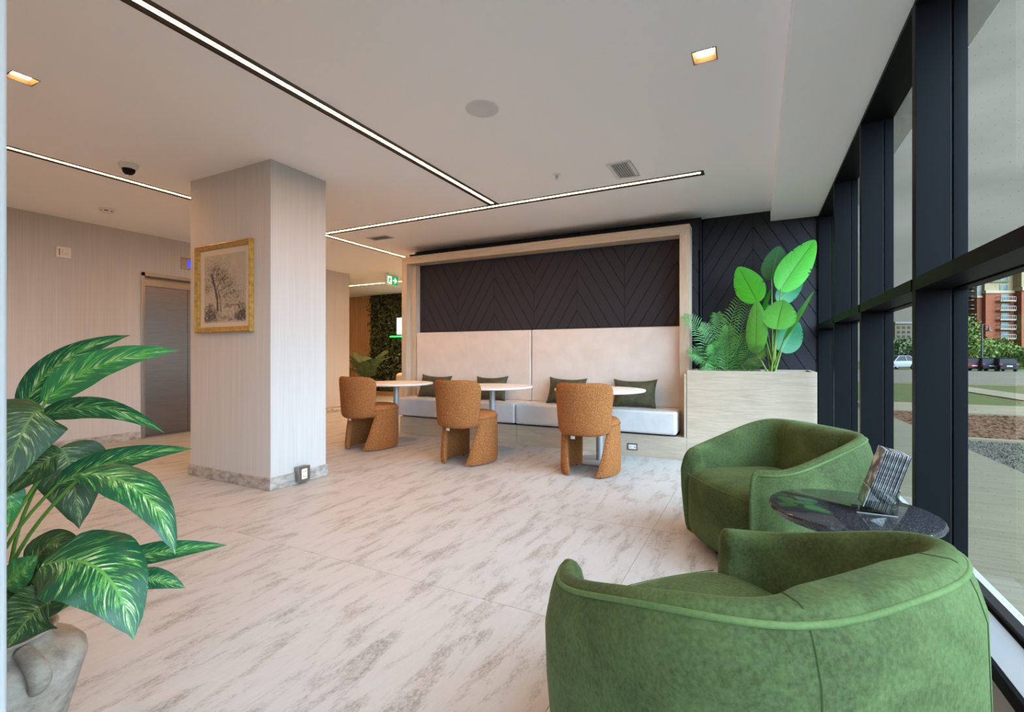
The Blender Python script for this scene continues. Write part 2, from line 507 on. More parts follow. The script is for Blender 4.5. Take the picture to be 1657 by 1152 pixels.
class MB:
    def __init__(s):
        s.v, s.f = [], []
    def add(s, verts, faces):
        k = len(s.v)
        s.v += [tuple(p) for p in verts]
        s.f += [tuple(i + k for i in f) for f in faces]
        return s
    def box(s, x0, x1, y0, y1, z0, z1, mat=None):
        vs = [(x, y, z) for z in (z0, z1) for y in (y0, y1) for x in (x0, x1)]
        if mat is not None:
            vs = [mat @ Vector(p) for p in vs]
        return s.add(vs, [(0, 2, 3, 1), (4, 5, 7, 6), (0, 1, 5, 4), (2, 6, 7, 3), (0, 4, 6, 2), (1, 3, 7, 5)])
    def tube(s, pts, rad, seg=8, caps=True):
        pts = [Vector(p) for p in pts]
        n = len(pts)
        rs = rad if isinstance(rad, (list, tuple)) else [rad] * n
        t0 = (pts[1] - pts[0]).normalized()
        up = Vector((0, 0, 1)) if abs(t0.z) < 0.9 else Vector((1, 0, 0))
        nn = t0.cross(up).normalized()
        vs, fs = [], []
        for i, p in enumerate(pts):
            t = (pts[min(i + 1, n - 1)] - pts[max(i - 1, 0)]).normalized()
            nn = (nn - t * nn.dot(t)).normalized()
            bb = t.cross(nn)
            for k in range(seg):
                a = 2 * PI * k / seg
                vs.append(p + (nn * math.cos(a) + bb * math.sin(a)) * rs[i])
        for i in range(n - 1):
            for k in range(seg):
                k2 = (k + 1) % seg
                fs.append((i * seg + k, i * seg + k2, (i + 1) * seg + k2, (i + 1) * seg + k))
        if caps:
            fs.append(tuple(reversed(range(seg))))
            fs.append(tuple((n - 1) * seg + k for k in range(seg)))
        return s.add(vs, fs)
    def lathe(s, prof, seg=32, c=(0, 0, 0)):
        vs, fs = [], []
        for r, z in prof:
            for k in range(seg):
                a = 2 * PI * k / seg
                vs.append((c[0] + r * math.cos(a), c[1] + r * math.sin(a), c[2] + z))
        for i in range(len(prof) - 1):
            for k in range(seg):
                k2 = (k + 1) % seg
                fs.append((i * seg + k, i * seg + k2, (i + 1) * seg + k2, (i + 1) * seg + k))
        if prof[0][0] > 1e-6: fs.append(tuple(reversed(range(seg))))
        if prof[-1][0] > 1e-6: fs.append(tuple((len(prof) - 1) * seg + k for k in range(seg)))
        return s.add(vs, fs)
    def prism(s, poly, thick):
        """poly: 3D planar polygon, thick: Vector offset"""
        n = len(poly)
        a = [Vector(p) for p in poly]
        b = [p + Vector(thick) for p in a]
        fs = [tuple(reversed(range(n))), tuple(range(n, 2 * n))]
        for i in range(n):
            j = (i + 1) % n
            fs.append((i, j, n + j, n + i))
        return s.add(a + b, fs)
    def build(s, name, mat, parent=None, smooth=False, local=False, bevel=0.0, seg=2, fix=True, angle=None):
        me = bpy.data.meshes.new(name)
        me.from_pydata(s.v, [], s.f)
        bm = bmesh.new(); bm.from_mesh(me)
        if fix:
            bmesh.ops.remove_doubles(bm, verts=bm.verts, dist=1e-6)
            bmesh.ops.recalc_face_normals(bm, faces=bm.faces)
        if bevel > 0:
            es = [e for e in bm.edges if e.is_manifold and e.calc_face_angle(0) > 0.5]
            bmesh.ops.bevel(bm, geom=es, offset=bevel, segments=seg, affect='EDGES', profile=0.5, clamp_overlap=True)
        if smooth or bevel > 0:
            for f in bm.faces: f.smooth = True
            lim = angle if angle else (math.radians(50))
            for e in bm.edges:
                if e.is_manifold and e.calc_face_angle(0) > lim: e.smooth = False
        bm.to_mesh(me); bm.free()
        o = link(name, me, mat, parent, local)
        if bevel > 0:
            wnm = o.modifiers.new('weighted_normal', 'WEIGHTED_NORMAL')
            wnm.keep_sharp = True
        return o

def box(name, x0, x1, y0, y1, z0, z1, mat, parent=None, bevel=0.0, seg=2, local=False):
    return MB().box(x0, x1, y0, y1, z0, z1).build(name, mat, parent, bevel=bevel, seg=seg, local=local)

def copy_tree(o, parent=None):
    c = o.copy()
    COL.objects.link(c)
    c.parent = parent
    for ch in o.children:
        copy_tree(ch, c)
    return c

def lerp(a, b, t): return a + (b - a) * t
def smooth01(t):
    t = max(0.0, min(1.0, t)); return t * t * (3 - 2 * t)

FW = Vector((-math.sin(YAW), math.cos(YAW), 0))
RT = Vector((math.cos(YAW), math.sin(YAW), 0))
def pt(px, py, d):
    """point at depth d (m) along the picture's own sight line, for taking sizes off the photograph"""
    return Vector((0, 0, CAM_H)) + FW * d + RT * (d * (px - CXP) / FPX) + Vector((0, 0, 1)) * (d * (CYP - py) / FPX)

# ------------------------------------------------------------------ dimensions
ZC = 2.673            # ceiling
ZS = 2.558            # lowered band beside the glazing
XG = 0.583            # inner face of the glazing posts
XGL = 0.733           # glass plane
XE = -7.12            # lift wall
YB = 5.95             # back wall
YW = 5.87             # panelled wall behind the bench
YH = 9.70             # end wall of the hall

# ------------------------------------------------------------------ floor
floor_o = box('floor', -10.6, 0.62, -2.6, 10.0, -0.06, -0.004, 'grout')
tag(floor_o, 'pale travertine-look tiled lobby floor', None, None, 'structure')
T = 1.217
xs = [-0.576 + T * k for k in range(-9, 2)]
ys = [1.845 + T * k for k in range(-4, 8)]
tile_cache = {}
for i in range(len(xs) - 1):
    for j in range(len(ys) - 1):
        x0, x1 = max(xs[i], -10.5), min(xs[i + 1], 0.60)
        y0, y1 = max(ys[j], -2.5), min(ys[j + 1], 9.8)
        if x1 - x0 < 0.05 or y1 - y0 < 0.05: continue
        if x1 < -7.3 and y1 < 6.5: continue
        if x0 > -4.4 and y0 > 6.2: continue
        key = (round(x1 - x0, 3), round(y1 - y0, 3))
        if key not in tile_cache:
            w, d = key
            tb = MB().box(0.0012, w - 0.0012, 0.0012, d - 0.0012, -0.008, 0.0)
            o = tb.build('tile', 'tile')
            tile_cache[key] = o.data
            adopt(o, floor_o)
            o.matrix_parent_inverse = Matrix.Identity(4)
        else:
            o = bpy.data.objects.new('tile', tile_cache[key]); COL.objects.link(o)
            o.parent = floor_o
        o.location = (x0, y0, 0)

# ------------------------------------------------------------------ ceiling with slots for the light channels
CHW = 0.060
slots = {  # x0,x1,y0,y1
    'A': (-2.455 - CHW, -2.455 + CHW, 0.30, 4.375),
    'B': (-5.080 + CHW, -0.400, 4.43 - CHW, 4.43 + CHW),
    'C': (-5.080 - CHW, -5.080 + CHW, 0.30, 8.10 - CHW),
    'D': (-9.90, -4.75, 8.10 - CHW, 8.10 + CHW),
}
spots = [(-0.242, 2.70), (-3.727, 1.145), (-0.242, 0.35), (-0.242, -1.55), (-6.1, 1.145), (-6.4, 5.2), (-5.4, 7.35), (-5.4, 9.0), (-7.0, 9.05)]  # all but the first two are unseen lamps added for more light
SPW = 0.06
holes = list(slots.values()) + [(x - SPW, x + SPW, y - SPW, y + SPW) for x, y in spots]
cx0, cx1, cy0, cy1 = -10.6, 0.14, -2.6, 9.9
bx = sorted({cx0, cx1, *[h[0] for h in holes], *[h[1] for h in holes]})
by = sorted({cy0, cy1, *[h[2] for h in holes], *[h[3] for h in holes]})
mb = MB()
for j in range(len(by) - 1):
    run = None
    for i in range(len(bx) - 1):
        mx_, my_ = (bx[i] + bx[i + 1]) / 2, (by[j] + by[j + 1]) / 2
        solid = not any(h[0] < mx_ < h[1] and h[2] < my_ < h[3] for h in holes)
        if solid and run is None: run = bx[i]
        if (not solid) and run is not None:
            mb.box(run, bx[i], by[j], by[j + 1], ZC, ZC + 0.03); run = None
    if run is not None: mb.box(run, bx[-1], by[j], by[j + 1], ZC, ZC + 0.03)
ceil_o = mb.build('ceiling', 'paint', fix=False)
tag(ceil_o, 'smooth white plaster ceiling with light slots', None, None, 'structure')
box('ceiling_slab', -10.7, 1.0, -2.7, 10.0, ZC + 0.16, ZC + 0.3, 'paint', ceil_o)
so = box('trim_1', 0.14, 0.90, -2.6, YB, ZS, ZC + 0.14, 'paint', bevel=0.004)
tag(so, 'lowered white plaster band along the glazing', None, None, 'structure')

# ------------------------------------------------------------------ walls
# lift wall with the door opening
LY0, LY1, LZ = 3.314, 4.60, 2.17
mb = MB()
mb.box(XE - 0.25, XE, -0.05, LY0, 0, ZC + 0.1).box(XE - 0.25, XE, LY1, 6.88, 0, ZC + 0.1).box(XE - 0.25, XE, LY0, LY1, LZ, ZC + 0.1)
mb.box(-10.6, XE - 0.25, 6.78, 6.88, 0, ZC + 0.1)
wl_o = mb.build('wall_left', 'wallpaper', fix=False)
tag(wl_o, 'striped beige wallpaper wall around the lift', None, None, 'structure')
mb = MB()
mb.box(XE, XE + 0.012, -0.05, LY0 - 0.001, 0, 0.1).box(XE, XE + 0.012, LY1 + 0.001, 6.88, 0, 0.1)
mb.box(-10.6, XE + 0.012, 6.88, 6.892, 0, 0.1)
tag(mb.build('baseboard_left', 'stone_base', bevel=0.002, seg=1), 'mottled stone skirting along the lift wall', None, None, 'structure')
box('joint_tile', XE + 0.006, XE + 0.0125, 2.9, 2.904, 0.0, 0.099, 'grout', bpy.data.objects['baseboard_left'])

# wall behind the plant, closing the lobby towards the entrance
tag(box('wall_entrance', -7.3, -1.10, 0.02, 0.16, 0, ZC + 0.1, 'wallpaper'), 'wall between lobby and entrance', None, None, 'structure')
tag(box('wall_entrance_side', -1.30, -1.15, -2.6, 0.02, 0, ZC + 0.1, 'paint'), 'white wall beside the entrance', None, None, 'structure')
tag(box('wall_behind', -1.30, 0.9, -2.75, -2.6, 0, ZC + 0.1, 'paint'), 'white wall at the entrance end', None, None, 'structure')
# end wall of the hall, slats and hall sides
tag(box('wall_hall_end', -10.6, -4.5, YH + 0.06, YH + 0.2, 0, ZC + 0.1, 'oak_slat'), 'end wall of the hall', None, None, 'structure')
tag(box('wall_hall_left', -10.7, -10.55, 6.8, 9.9, 0, ZC + 0.1, 'wallpaper'), 'left wall of the hall', None, None, 'structure')
tag(box('wall_hall_right', -4.68, -4.56, YB + 0.25, 9.9, 0, ZC + 0.1, 'wallpaper'), 'hall wall behind the bench', None, None, 'structure')
# back wall
mb = MB()
mb.box(-4.68, -0.565, YW + 0.012, YB + 0.25, 0, ZC + 0.1).box(-0.565, 0.75, YB + 0.012, YB + 0.25, 0, ZC + 0.1)
wb = mb.build('wall_back', 'felt_back', fix=False)
tag(wb, 'charcoal acoustic felt wall with chevron grooves', None, None, 'structure')
box('wall_end_cap', -4.695, -4.68, YW - 0.0, YB + 0.25, 0, ZC + 0.1, 'wallpaper', wb)

def clip(poly, f):
    """clip 2D polygon by f(p)>=0 half plane given as (a,b,c): a*x+b*y+c>=0"""
    a, b, c = f
    out = []
    n = len(poly)
    for i in range(n):
        p, q = poly[i], poly[(i + 1) % n]
        dp, dq = a * p[0] + b * p[1] + c, a * q[0] + b * q[1] + c
        if dp >= 0: out.append(p)
        if (dp >= 0) != (dq >= 0):
            t = dp / (dp - dq)
            out.append((p[0] + (q[0] - p[0]) * t, p[1] + (q[1] - p[1]) * t))
    return out
def area2(p):
    return abs(sum(p[i][0] * p[(i + 1) % len(p)][1] - p[(i + 1) % len(p)][0] * p[i][1] for i in range(len(p)))) / 2

GAP = 0.0030
def chevrons(x0, x1, z0, z1, y, seam, phase, parent, period=1.193, slope=1.68, dz=0.249):
    """felt planks: grooves rise from each V centre to the panel seams"""
    half = period / 2
    k0 = math.floor((x0 - seam) / half) - 1
    for k in range(k0, k0 + 40):
        a, b = seam + k * half, seam + (k + 1) * half
        if b <= x0 or a >= x1: continue
        sgn = -1 if k % 2 == 0 else 1      # from a seam (k even) grooves run downhill
        xa, xb = max(a, x0), min(b, x1)
        g = GAP if True else 0
        rect = [(xa + g * 0.6, z0), (xb - g * 0.6, z0), (xb - g * 0.6, z1), (xa + g * 0.6, z1)]
        zs = phase
        base = seam + (k if k % 2 == 0 else k + 1) * half   # the seam end of this half panel
        for n in range(-14, 30):
            # strip between lines z = zseam_n + sgn*slope*(x-base)
            lo = phase + n * dz
            hi = lo + dz
            m_ = sgn * slope
            gg = g * 2.0
            p = clip(rect, (-m_, 1, m_ * base - lo - gg))
            if len(p) < 3: continue
            p = clip(p, (m_, -1, -m_ * base + hi - gg))
            if len(p) < 3 or area2(p) < 0.0012: continue
            pb = MB().prism([(q[0], y, q[1]) for q in p], (0, 0.014, 0))
            pb.build('felt_plank', 'felt', parent, fix=True)
chevrons(-4.66, -0.575, 1.40, 2.60, 5.70, -2.0, 2.40, wb)
chevrons(-0.555, 0.73, 0.35, ZC, YB, -0.03, 2.52, wb)
box('felt_board', -4.67, -0.57, YW, YW + 0.012, 2.30, ZC, 'felt', wb)
box('panel_core', -4.60, -0.62, 5.714, YW, 0.26, 2.50, 'felt_back', wb)
box('corner_bead', -0.575, -0.563, YW - 0.002, YB, 0.0, ZC, 'felt', wb)

# ------------------------------------------------------------------ column
cl = box('column', -4.59, -3.482, 2.53, 3.085, 0, ZC, 'wallpaper', bevel=0.002, seg=1)
tag(cl, 'square column in striped wallpaper with stone skirting', 'column', None, 'structure')
mb = MB().box(-4.604, -3.468, 2.516, 3.099, 0, 0.1)
mb.build('skirting', 'stone_base', cl, bevel=0.003, seg=1)

# ------------------------------------------------------------------ glazing
win = empty('window_1', (XG, 0, 0))
tag(win, 'black framed floor to ceiling glazing wall', None, None, 'structure')
posts = [YB - 1.1425 * k for k in range(0, 8)]
def mk_post(y):
    mb = MB().box(XG, 0.693, y - 0.026, y + 0.026, 0.243, ZS)
    o = mb.build('mullion', 'black_metal', win, bevel=0.0015, seg=1)
    mb = MB().box(0.693, 0.700, y - 0.022, y + 0.022, 0.243, ZS)
    mb.build('gasket', 'gasket', o)
    mb = MB().box(0.700, 0.745, y - 0.030, y + 0.030, 0.243, ZS)
    mb.build('outer_frame', 'black_metal', o, bevel=0.002, seg=1)
    return o
for y in posts: mk_post(y)
for k in range(7):
    y1, y0 = posts[k] - 0.03, posts[k + 1] + 0.03
    ya, yb = y0 - 0.004, y1 + 0.004
    tr = MB().box(XG - 0.004, 0.693, y0 - 0.005, y1 + 0.005, 1.362, 1.414).build('transom', 'black_metal', win, bevel=0.0015, seg=1)
    MB().box(0.70, 0.745, y0, y1, 1.357, 1.419).build('outer_frame', 'black_metal', tr)
    hd = MB().box(XG, 0.745, y0, y1, ZS - 0.022, ZS + 0.03).build('head_rail', 'black_metal', win, bevel=0.0015, seg=1)
    sl = MB().box(XG - 0.003, 0.745, y0, y1, 0.20, 0.243).build('sill_rail', 'black_metal', win, bevel=0.0015, seg=1)
    MB().box(XG + 0.01, 0.690, y0, y1, 0.243, 0.2445).build('painted_sill_reflection', 'steel_grey', sl)  # grey sheet painting the sky's reflection on top of the black rail
    MB().box(0.703, 0.735, y0, y1, 0.243, 0.262).build('glazing_bead', 'gasket', sl)
    for z0, z1 in ((0.25, 1.36), (1.415, ZS - 0.02)):
        pane = MB().box(XGL - 0.003, XGL + 0.003, ya, yb, z0, z1)
        # one sheet only: keeps the pane a single interface
        pane = mesh('glass_pane', [(XGL, ya, z0), (XGL, yb, z0), (XGL, yb, z1), (XGL, ya, z1)], [(3, 2, 1, 0)], 'glass', win)
        if k <= 5:
            dm = MB()
            ny = int((yb - ya - 0.04) / 0.0555)
            nzv = int((z1 - z0 - 0.04) / 0.0555)
            for a in range(ny + 1):
                for b in range(nzv + 1):
                    yy, zz = ya + 0.04 + a * 0.0555, z0 + 0.03 + b * 0.0555
                    s = 0.0021
                    dm.add([(XGL + 0.001, yy, zz - s), (XGL + 0.001, yy + s, zz), (XGL + 0.001, yy, zz + s), (XGL + 0.001, yy - s, zz)], [(0, 1, 2, 3)])
            d = dm.build('frit_dots', 'frit', pane, fix=False)
            d['kind'] = 'stuff'
cb = box('baseboard_right', XG + 0.008, 0.82, -2.6, YB + 0.25, -0.1, 0.20, 'white_trim', bevel=0.003, seg=1)
tag(cb, 'low white curb under the glazing', None, None, 'structure')

# reeded casing at the left edge
cas = empty('trim_2', (-1.10, 0.2, 0))
tag(cas, 'white reeded casing of the entrance opening', None, None, 'structure')
box('casing_board', -1.17, -1.03, 0.004, 0.292, 0, ZC, 'white_trim', cas, bevel=0.003)
for k in range(9):
    yy = 0.026 + k * 0.030
    MB().tube([(-1.031, yy, 0.0), (-1.031, yy, ZC)], 0.0125, 10).build('reed', 'white_trim', cas, smooth=True)
for k in range(4):
    MB().tube([(-1.052 - k * 0.030, 0.293, 0.0), (-1.052 - k * 0.030, 0.293, ZC)], 0.0125, 10).build('reed', 'white_trim', cas, smooth=True)

# ------------------------------------------------------------------ ceiling lights
def led(name_label, x0, x1, y0, y1, along):
    e = empty('led_channel', ((x0 + x1) / 2, (y0 + y1) / 2, ZC))
    tag(e, name_label, 'ceiling light', 'recessed LED line lights')
    mb = MB()
    t = 0.006
    if along == 'y':
        mb.box(x0, x0 + t, y0, y1, ZC - 0.002, ZC + 0.055).box(x1 - t, x1, y0, y1, ZC - 0.002, ZC + 0.055)
        mb.box(x0, x1, y0, y0 + t, ZC - 0.002, ZC + 0.055).box(x0, x1, y1 - t, y1, ZC - 0.002, ZC + 0.055)
        ends = 0.03
        a = ((x0 + x1) / 2 - 0.0165, (x0 + x1) / 2 + 0.0165, y0 + ends, y1 - ends)
    else:
        mb.box(x0, x1, y0, y0 + t, ZC - 0.002, ZC + 0.055).box(x0, x1, y1 - t, y1, ZC - 0.002, ZC + 0.055)
        mb.box(x0, x0 + t, y0, y1, ZC - 0.002, ZC + 0.055).box(x1 - t, x1, y0, y1, ZC - 0.002, ZC + 0.055)
        ends = 0.03
        a = (x0 + ends, x1 - ends, (y0 + y1) / 2 - 0.0165, (y0 + y1) / 2 + 0.0165)
    mb.box(x0, x1, y0, y1, ZC + 0.012, ZC + 0.06)
    # flush dark bezel either side of the lens
    if along == 'y':
        mb.box(x0, a[0], y0, y1, ZC + 0.002, ZC + 0.014).box(a[1], x1, y0, y1, ZC + 0.002, ZC + 0.014)
        mb.box(a[0], a[1], y0, a[2], ZC + 0.002, ZC + 0.014).box(a[0], a[1], a[3], y1, ZC + 0.002, ZC + 0.014)
    else:
        mb.box(x0, x1, y0, a[2], ZC + 0.002, ZC + 0.014).box(x0, x1, a[3], y1, ZC + 0.002, ZC + 0.014)
        mb.box(x0, a[0], a[2], a[3], ZC + 0.002, ZC + 0.014).box(a[1], x1, a[2], a[3], ZC + 0.002, ZC + 0.014)
    mb.build('housing', 'led_housing', e, fix=False)
    MB().box(a[0], a[1], a[2], a[3], ZC + 0.003, ZC + 0.0115).build('diffuser', 'led', e)
led('LED line light running from the column side towards the bench', *slots['A'], 'y')
led('LED line light parallel to the bench, ending near the air grille', *slots['B'], 'x')
led('LED line light passing behind the wallpapered column into the hall', *slots['C'], 'y')
led('distant LED line light in front of the living wall', *slots['D'], 'x')

def downlight(x, y, label, group='square recessed downlights', watts=SPOT_W):
    e = empty('downlight', (x, y, ZC))
    tag(e, label, 'downlight', group)
    mb = MB()
    w = SPW
    for (a, b, c, d) in ((-w, -w + 0.004, -w, w), (w - 0.004, w, -w, w), (-w, w, -w, -w + 0.004), (-w, w, w - 0.004, w)):
        mb.box(x + a, x + b, y + c, y + d, ZC - 0.0025, ZC + 0.05)
    mb.box(x - w, x + w, y - w, y + w, ZC + 0.045, ZC + 0.055)
    mb.build('housing', 'led_housing', e, fix=False)
    # tapered reflector between trim and lens
    a, b = w - 0.005, 0.040
    vs = [(x - a, y - a, ZC), (x + a, y - a, ZC), (x + a, y + a, ZC), (x - a, y + a, ZC), (x - b, y - b, ZC + 0.02), (x + b, y - b, ZC + 0.02), (x + b, y + b, ZC + 0.02), (x - b, y + b, ZC + 0.02)]
    mesh('reflector', vs, [(0, 1, 5, 4), (1, 2, 6, 5), (2, 3, 7, 6), (3, 0, 4, 7)], M['reflector'], e)
    MB().box(x - 0.040, x + 0.040, y - 0.040, y + 0.040, ZC + 0.020, ZC + 0.03).build('lens', 'down_lens', e)
    ld = bpy.data.lights.new('downlight_beam', 'SPOT')
    ld.energy = watts; ld.color = (1.0, 0.66, 0.38); ld.spot_size = math.radians(115); ld.spot_blend = 0.9; ld.shadow_soft_size = 0.035
    lo = bpy.data.objects.new('downlight_beam', ld); COL.objects.link(lo)
    lo.location = (x, y, ZC - 0.005)
    adopt(lo, e)
M['reflector'] = P('reflector_bronze', (0.35, 0.22, 0.10), 0.4)
labs = ['square recessed downlight in the ceiling near the glazing', 'square recessed downlight at the far left by the white casing',
        'added unseen downlight over the near green armchair', 'added unseen downlight inside the entrance',
        'added unseen downlight in front of the lift wall', 'added unseen downlight beyond the lift door', 'added hidden fill downlight in the hall behind the bench', 'added hidden fill downlight in the hall corner', 'added hidden fill downlight in front of the living wall']
for (x, y), lb in zip(spots, labs): downlight(x, y, lb, watts=SPOT_W if y < 7 else SPOT_W * 5)  # hall lamps are stronger, added out of view to brighten the hall end

# round speaker
e = empty('ceiling_speaker', (-1.564, 2.631, ZC)); tag(e, 'round grey flush speaker in the ceiling', 'speaker')
MB().lathe([(0.0, -0.004), (0.098, -0.004), (0.104, -0.003)], 48, (-1.564, 2.631, ZC)).build('grille', 'speaker', e, smooth=True)
MB().lathe([(0.104, 0.0), (0.104, -0.004), (0.108, -0.004), (0.109, 0.0)], 48, (-1.564, 2.631, ZC)).build('rim', 'white', e, smooth=True)

def air_grille(cx, cy, wx, wy, n, label, mat_f, mat_s):
    e = empty('air_grille', (cx, cy, ZC)); tag(e, label, 'air vent')
    b = 0.032
    mb = MB()
    z0, z1 = ZC - 0.006, ZC
    mb.box(cx - wx / 2, cx + wx / 2, cy - wy / 2, cy - wy / 2 + b, z0, z1).box(cx - wx / 2, cx + wx / 2, cy + wy / 2 - b, cy + wy / 2, z0, z1)
    mb.box(cx - wx / 2, cx - wx / 2 + b, cy - wy / 2 + b, cy + wy / 2 - b, z0, z1).box(cx + wx / 2 - b, cx + wx / 2, cy - wy / 2 + b, cy + wy / 2 - b, z0, z1)
    mb.build('frame', mat_f, e, bevel=0.0015, seg=1)
    box('backing', cx - wx / 2 + b, cx + wx / 2 - b, cy - wy / 2 + b, cy + wy / 2 - b, ZC - 0.001, ZC, 'vent_dark', e)
    iw = wx - 2 * b
    for k in range(n):
        x = cx - iw / 2 + (k + 0.5) * iw / n
        m4 = Matrix.Translation((x, cy, ZC - 0.004)) @ Matrix.Rotation(0.5, 4, 'Y')
        MB().box(-iw / n * 0.28, iw / n * 0.28, -wy / 2 + b, wy / 2 - b, -0.001, 0.001, m4).build('slat', mat_s, e)
M['vent_dark'] = P('vent_shadow', (0.22, 0.23, 0.25), 0.8)
air_grille(-1.01, 4.055, 0.20, 0.385, 7, 'white slatted air grille beside the end of the LED line', 'white', 'grille_slat')
air_grille(-4.525, 4.92, 0.335, 0.185, 8, 'beige air grille in the ceiling left of the bench frame', 'grille_slat', 'speaker')

# sprinkler head
e = empty('sprinkler', (-1.552, 3.888, ZC)); tag(e, 'small white sprinkler head in the ceiling before the LED line', 'sprinkler')
c0 = (-1.552, 3.888, ZC)
MB().lathe([(0.036, 0.0), (0.034, -0.005), (0.012, -0.008), (0.0, -0.008)], 24, c0).build('escutcheon', 'white', e, smooth=True)
MB().lathe([(0.006, -0.006), (0.006, -0.035), (0.0, -0.035)], 12, c0).build('body', 'chrome', e, smooth=True)
mb = MB()
for s in (-1, 1): mb.tube([(c0[0] + s * 0.008, c0[1], ZC - 0.012), (c0[0] + s * 0.011, c0[1], ZC - 0.026), (c0[0], c0[1], ZC - 0.042)], 0.0022, 6)
mb.build('yoke', 'chrome', e)
MB().lathe([(0.0, -0.042), (0.016, -0.043), (0.016, -0.045), (0.0, -0.046)], 16, c0).build('deflector', 'white', e, smooth=True)

# dome camera
c0 = (-4.631, 2.066, ZC)
e = empty('dome_camera', c0); tag(e, 'white dome security camera with dark lens bubble on the ceiling', 'camera')
MB().lathe([(0.070, 0.0), (0.070, -0.012), (0.062, -0.034), (0.046, -0.042)], 32, c0).build('base', 'white', e, smooth=True)
MB().lathe([(0.048, -0.040), (0.047, -0.052), (0.040, -0.070), (0.026, -0.083), (0.0, -0.089)], 32, c0).build('lens_bubble', 'car_black', e, smooth=True)
# smoke detector
c0 = (-6.258, 2.592, ZC)
e = empty('smoke_detector', c0); tag(e, 'white smoke detector on the ceiling in front of the lift wall', 'smoke detector')
MB().lathe([(0.072, 0.0), (0.072, -0.012), (0.060, -0.022)], 28, c0).build('base', 'white', e, smooth=True)
MB().lathe([(0.052, -0.022), (0.052, -0.034)], 28, c0).build('vent_ring', 'dark', e, smooth=True)
mb = MB().lathe([(0.058, -0.034), (0.055, -0.042), (0.0, -0.050)], 28, c0)
for k in range(6):
    a = k * PI / 3
    mb.box(c0[0] + 0.05 * math.cos(a) - 0.010, c0[0] + 0.05 * math.cos(a) + 0.010, c0[1] + 0.05 * math.sin(a) - 0.010, c0[1] + 0.05 * math.sin(a) + 0.010, ZC - 0.036, ZC - 0.020)
mb.build('cap', 'white', e, smooth=True)

# ------------------------------------------------------------------ lift
e = empty('lift_entrance', (XE, (LY0 + LY1) / 2, 0)); tag(e, 'brushed stainless lift door with steel surround', 'lift')
mb = MB()
J = 0.045
mb.box(XE - 0.12, XE + 0.012, LY0, LY0 + J, 0, LZ).box(XE - 0.12, XE + 0.012, LY1 - J, LY1, 0, LZ)
mb.box(XE - 0.12, XE + 0.012, LY0, LY1, LZ - J, LZ)
mb.build('door_frame', 'stainless_frame', e, bevel=0.002, seg=1)
ym = (LY0 + LY1) / 2
box('door_panel', XE - 0.16, XE - 0.125, LY0 + 0.01, ym - 0.002, 0.012, LZ - 0.04, 'stainless', e, bevel=0.002, seg=1)
box('door_panel', XE - 0.16, XE - 0.125, ym + 0.002, LY1 - 0.01, 0.012, LZ - 0.04, 'stainless', e, bevel=0.002, seg=1)
box('transom_panel', XE - 0.12, XE - 0.10, LY0 + J, LY1 - J, LZ - 0.16, LZ - 0.045, 'stainless_frame', e, bevel=0.002, seg=1)
box('sill', XE - 0.20, XE + 0.0, LY0 + 0.005, LY1 - 0.005, -0.003, 0.011, 'stainless_frame', e)
box('wall_shaft', XE - 0.26, XE - 0.19, LY0 - 0.1, LY1 + 0.1, 0, LZ + 0.1, 'dark')['kind'] = 'structure'
e = empty('floor_indicator', (XE, 3.95, 2.29)); tag(e, 'steel floor indicator plate with blue display above the lift', 'display')
box('plate', XE, XE + 0.008, 3.80, 4.11, 2.288, 2.452, 'stainless_frame', e, bevel=0.002, seg=1)
box('screen', XE + 0.007, XE + 0.010, 3.881, 4.03, 2.318, 2.420, 'blue_led', e)
e = empty('fire_strobe', (XE, 2.53, 2.21)); tag(e, 'small white alarm plate high on the lift wall', 'alarm')
box('plate', XE, XE + 0.022, 2.466, 2.599, 2.210, 2.335, 'white', e, bevel=0.004)
box('lens', XE + 0.020, XE + 0.034, 2.515, 2.575, 2.232, 2.312, 'white', e, bevel=0.008)
box('sounder_slot', XE + 0.0335, XE + 0.0355, 2.525, 2.565, 2.248, 2.262, 'speaker', e)
for k in range(4): box('red_mark', XE + 0.0215, XE + 0.0228, 2.486, 2.498, 2.236 + k * 0.019, 2.250 + k * 0.019, 'red_lens', e)

# ------------------------------------------------------------------ exit sign
e = empty('exit_sign', (-6.30, 7.20, ZC - 0.03)); tag(e, 'green running man exit sign with arrow hanging from the hall ceiling', 'exit sign')
XS = -6.30
zt = ZC - 0.03
box('housing', XS - 0.04, XS, 7.02, 7.37, zt - 0.215, zt, 'white', e, bevel=0.004)
box('canopy', XS - 0.05, XS + 0.01, 7.08, 7.31, zt, ZC, 'white', e, bevel=0.003)
box('face', XS, XS + 0.003, 7.035, 7.355, zt - 0.20, zt - 0.020, 'exit_lit', e)
def sg(poly, nm):
    mb = MB().prism([(XS + 0.003, 7.035 + a, zt - 0.20 + b) for a, b in poly], (0.0015, 0, 0))
    return mb
mb = sg([(0.015, 0.015), (0.135, 0.015), (0.135, 0.165), (0.015, 0.165)], 'd')
mb.build('door_pictogram', 'exit_white', e)
mb = MB()
XS += 0.0012
mb.v += sg([(0.070, 0.128), (0.092, 0.128), (0.092, 0.152), (0.070, 0.152)], 'h').v; mb.f += [(0, 3, 2, 1), (4, 5, 6, 7), (0, 1, 5, 4), (1, 2, 6, 5), (2, 3, 7, 6), (3, 0, 4, 7)]
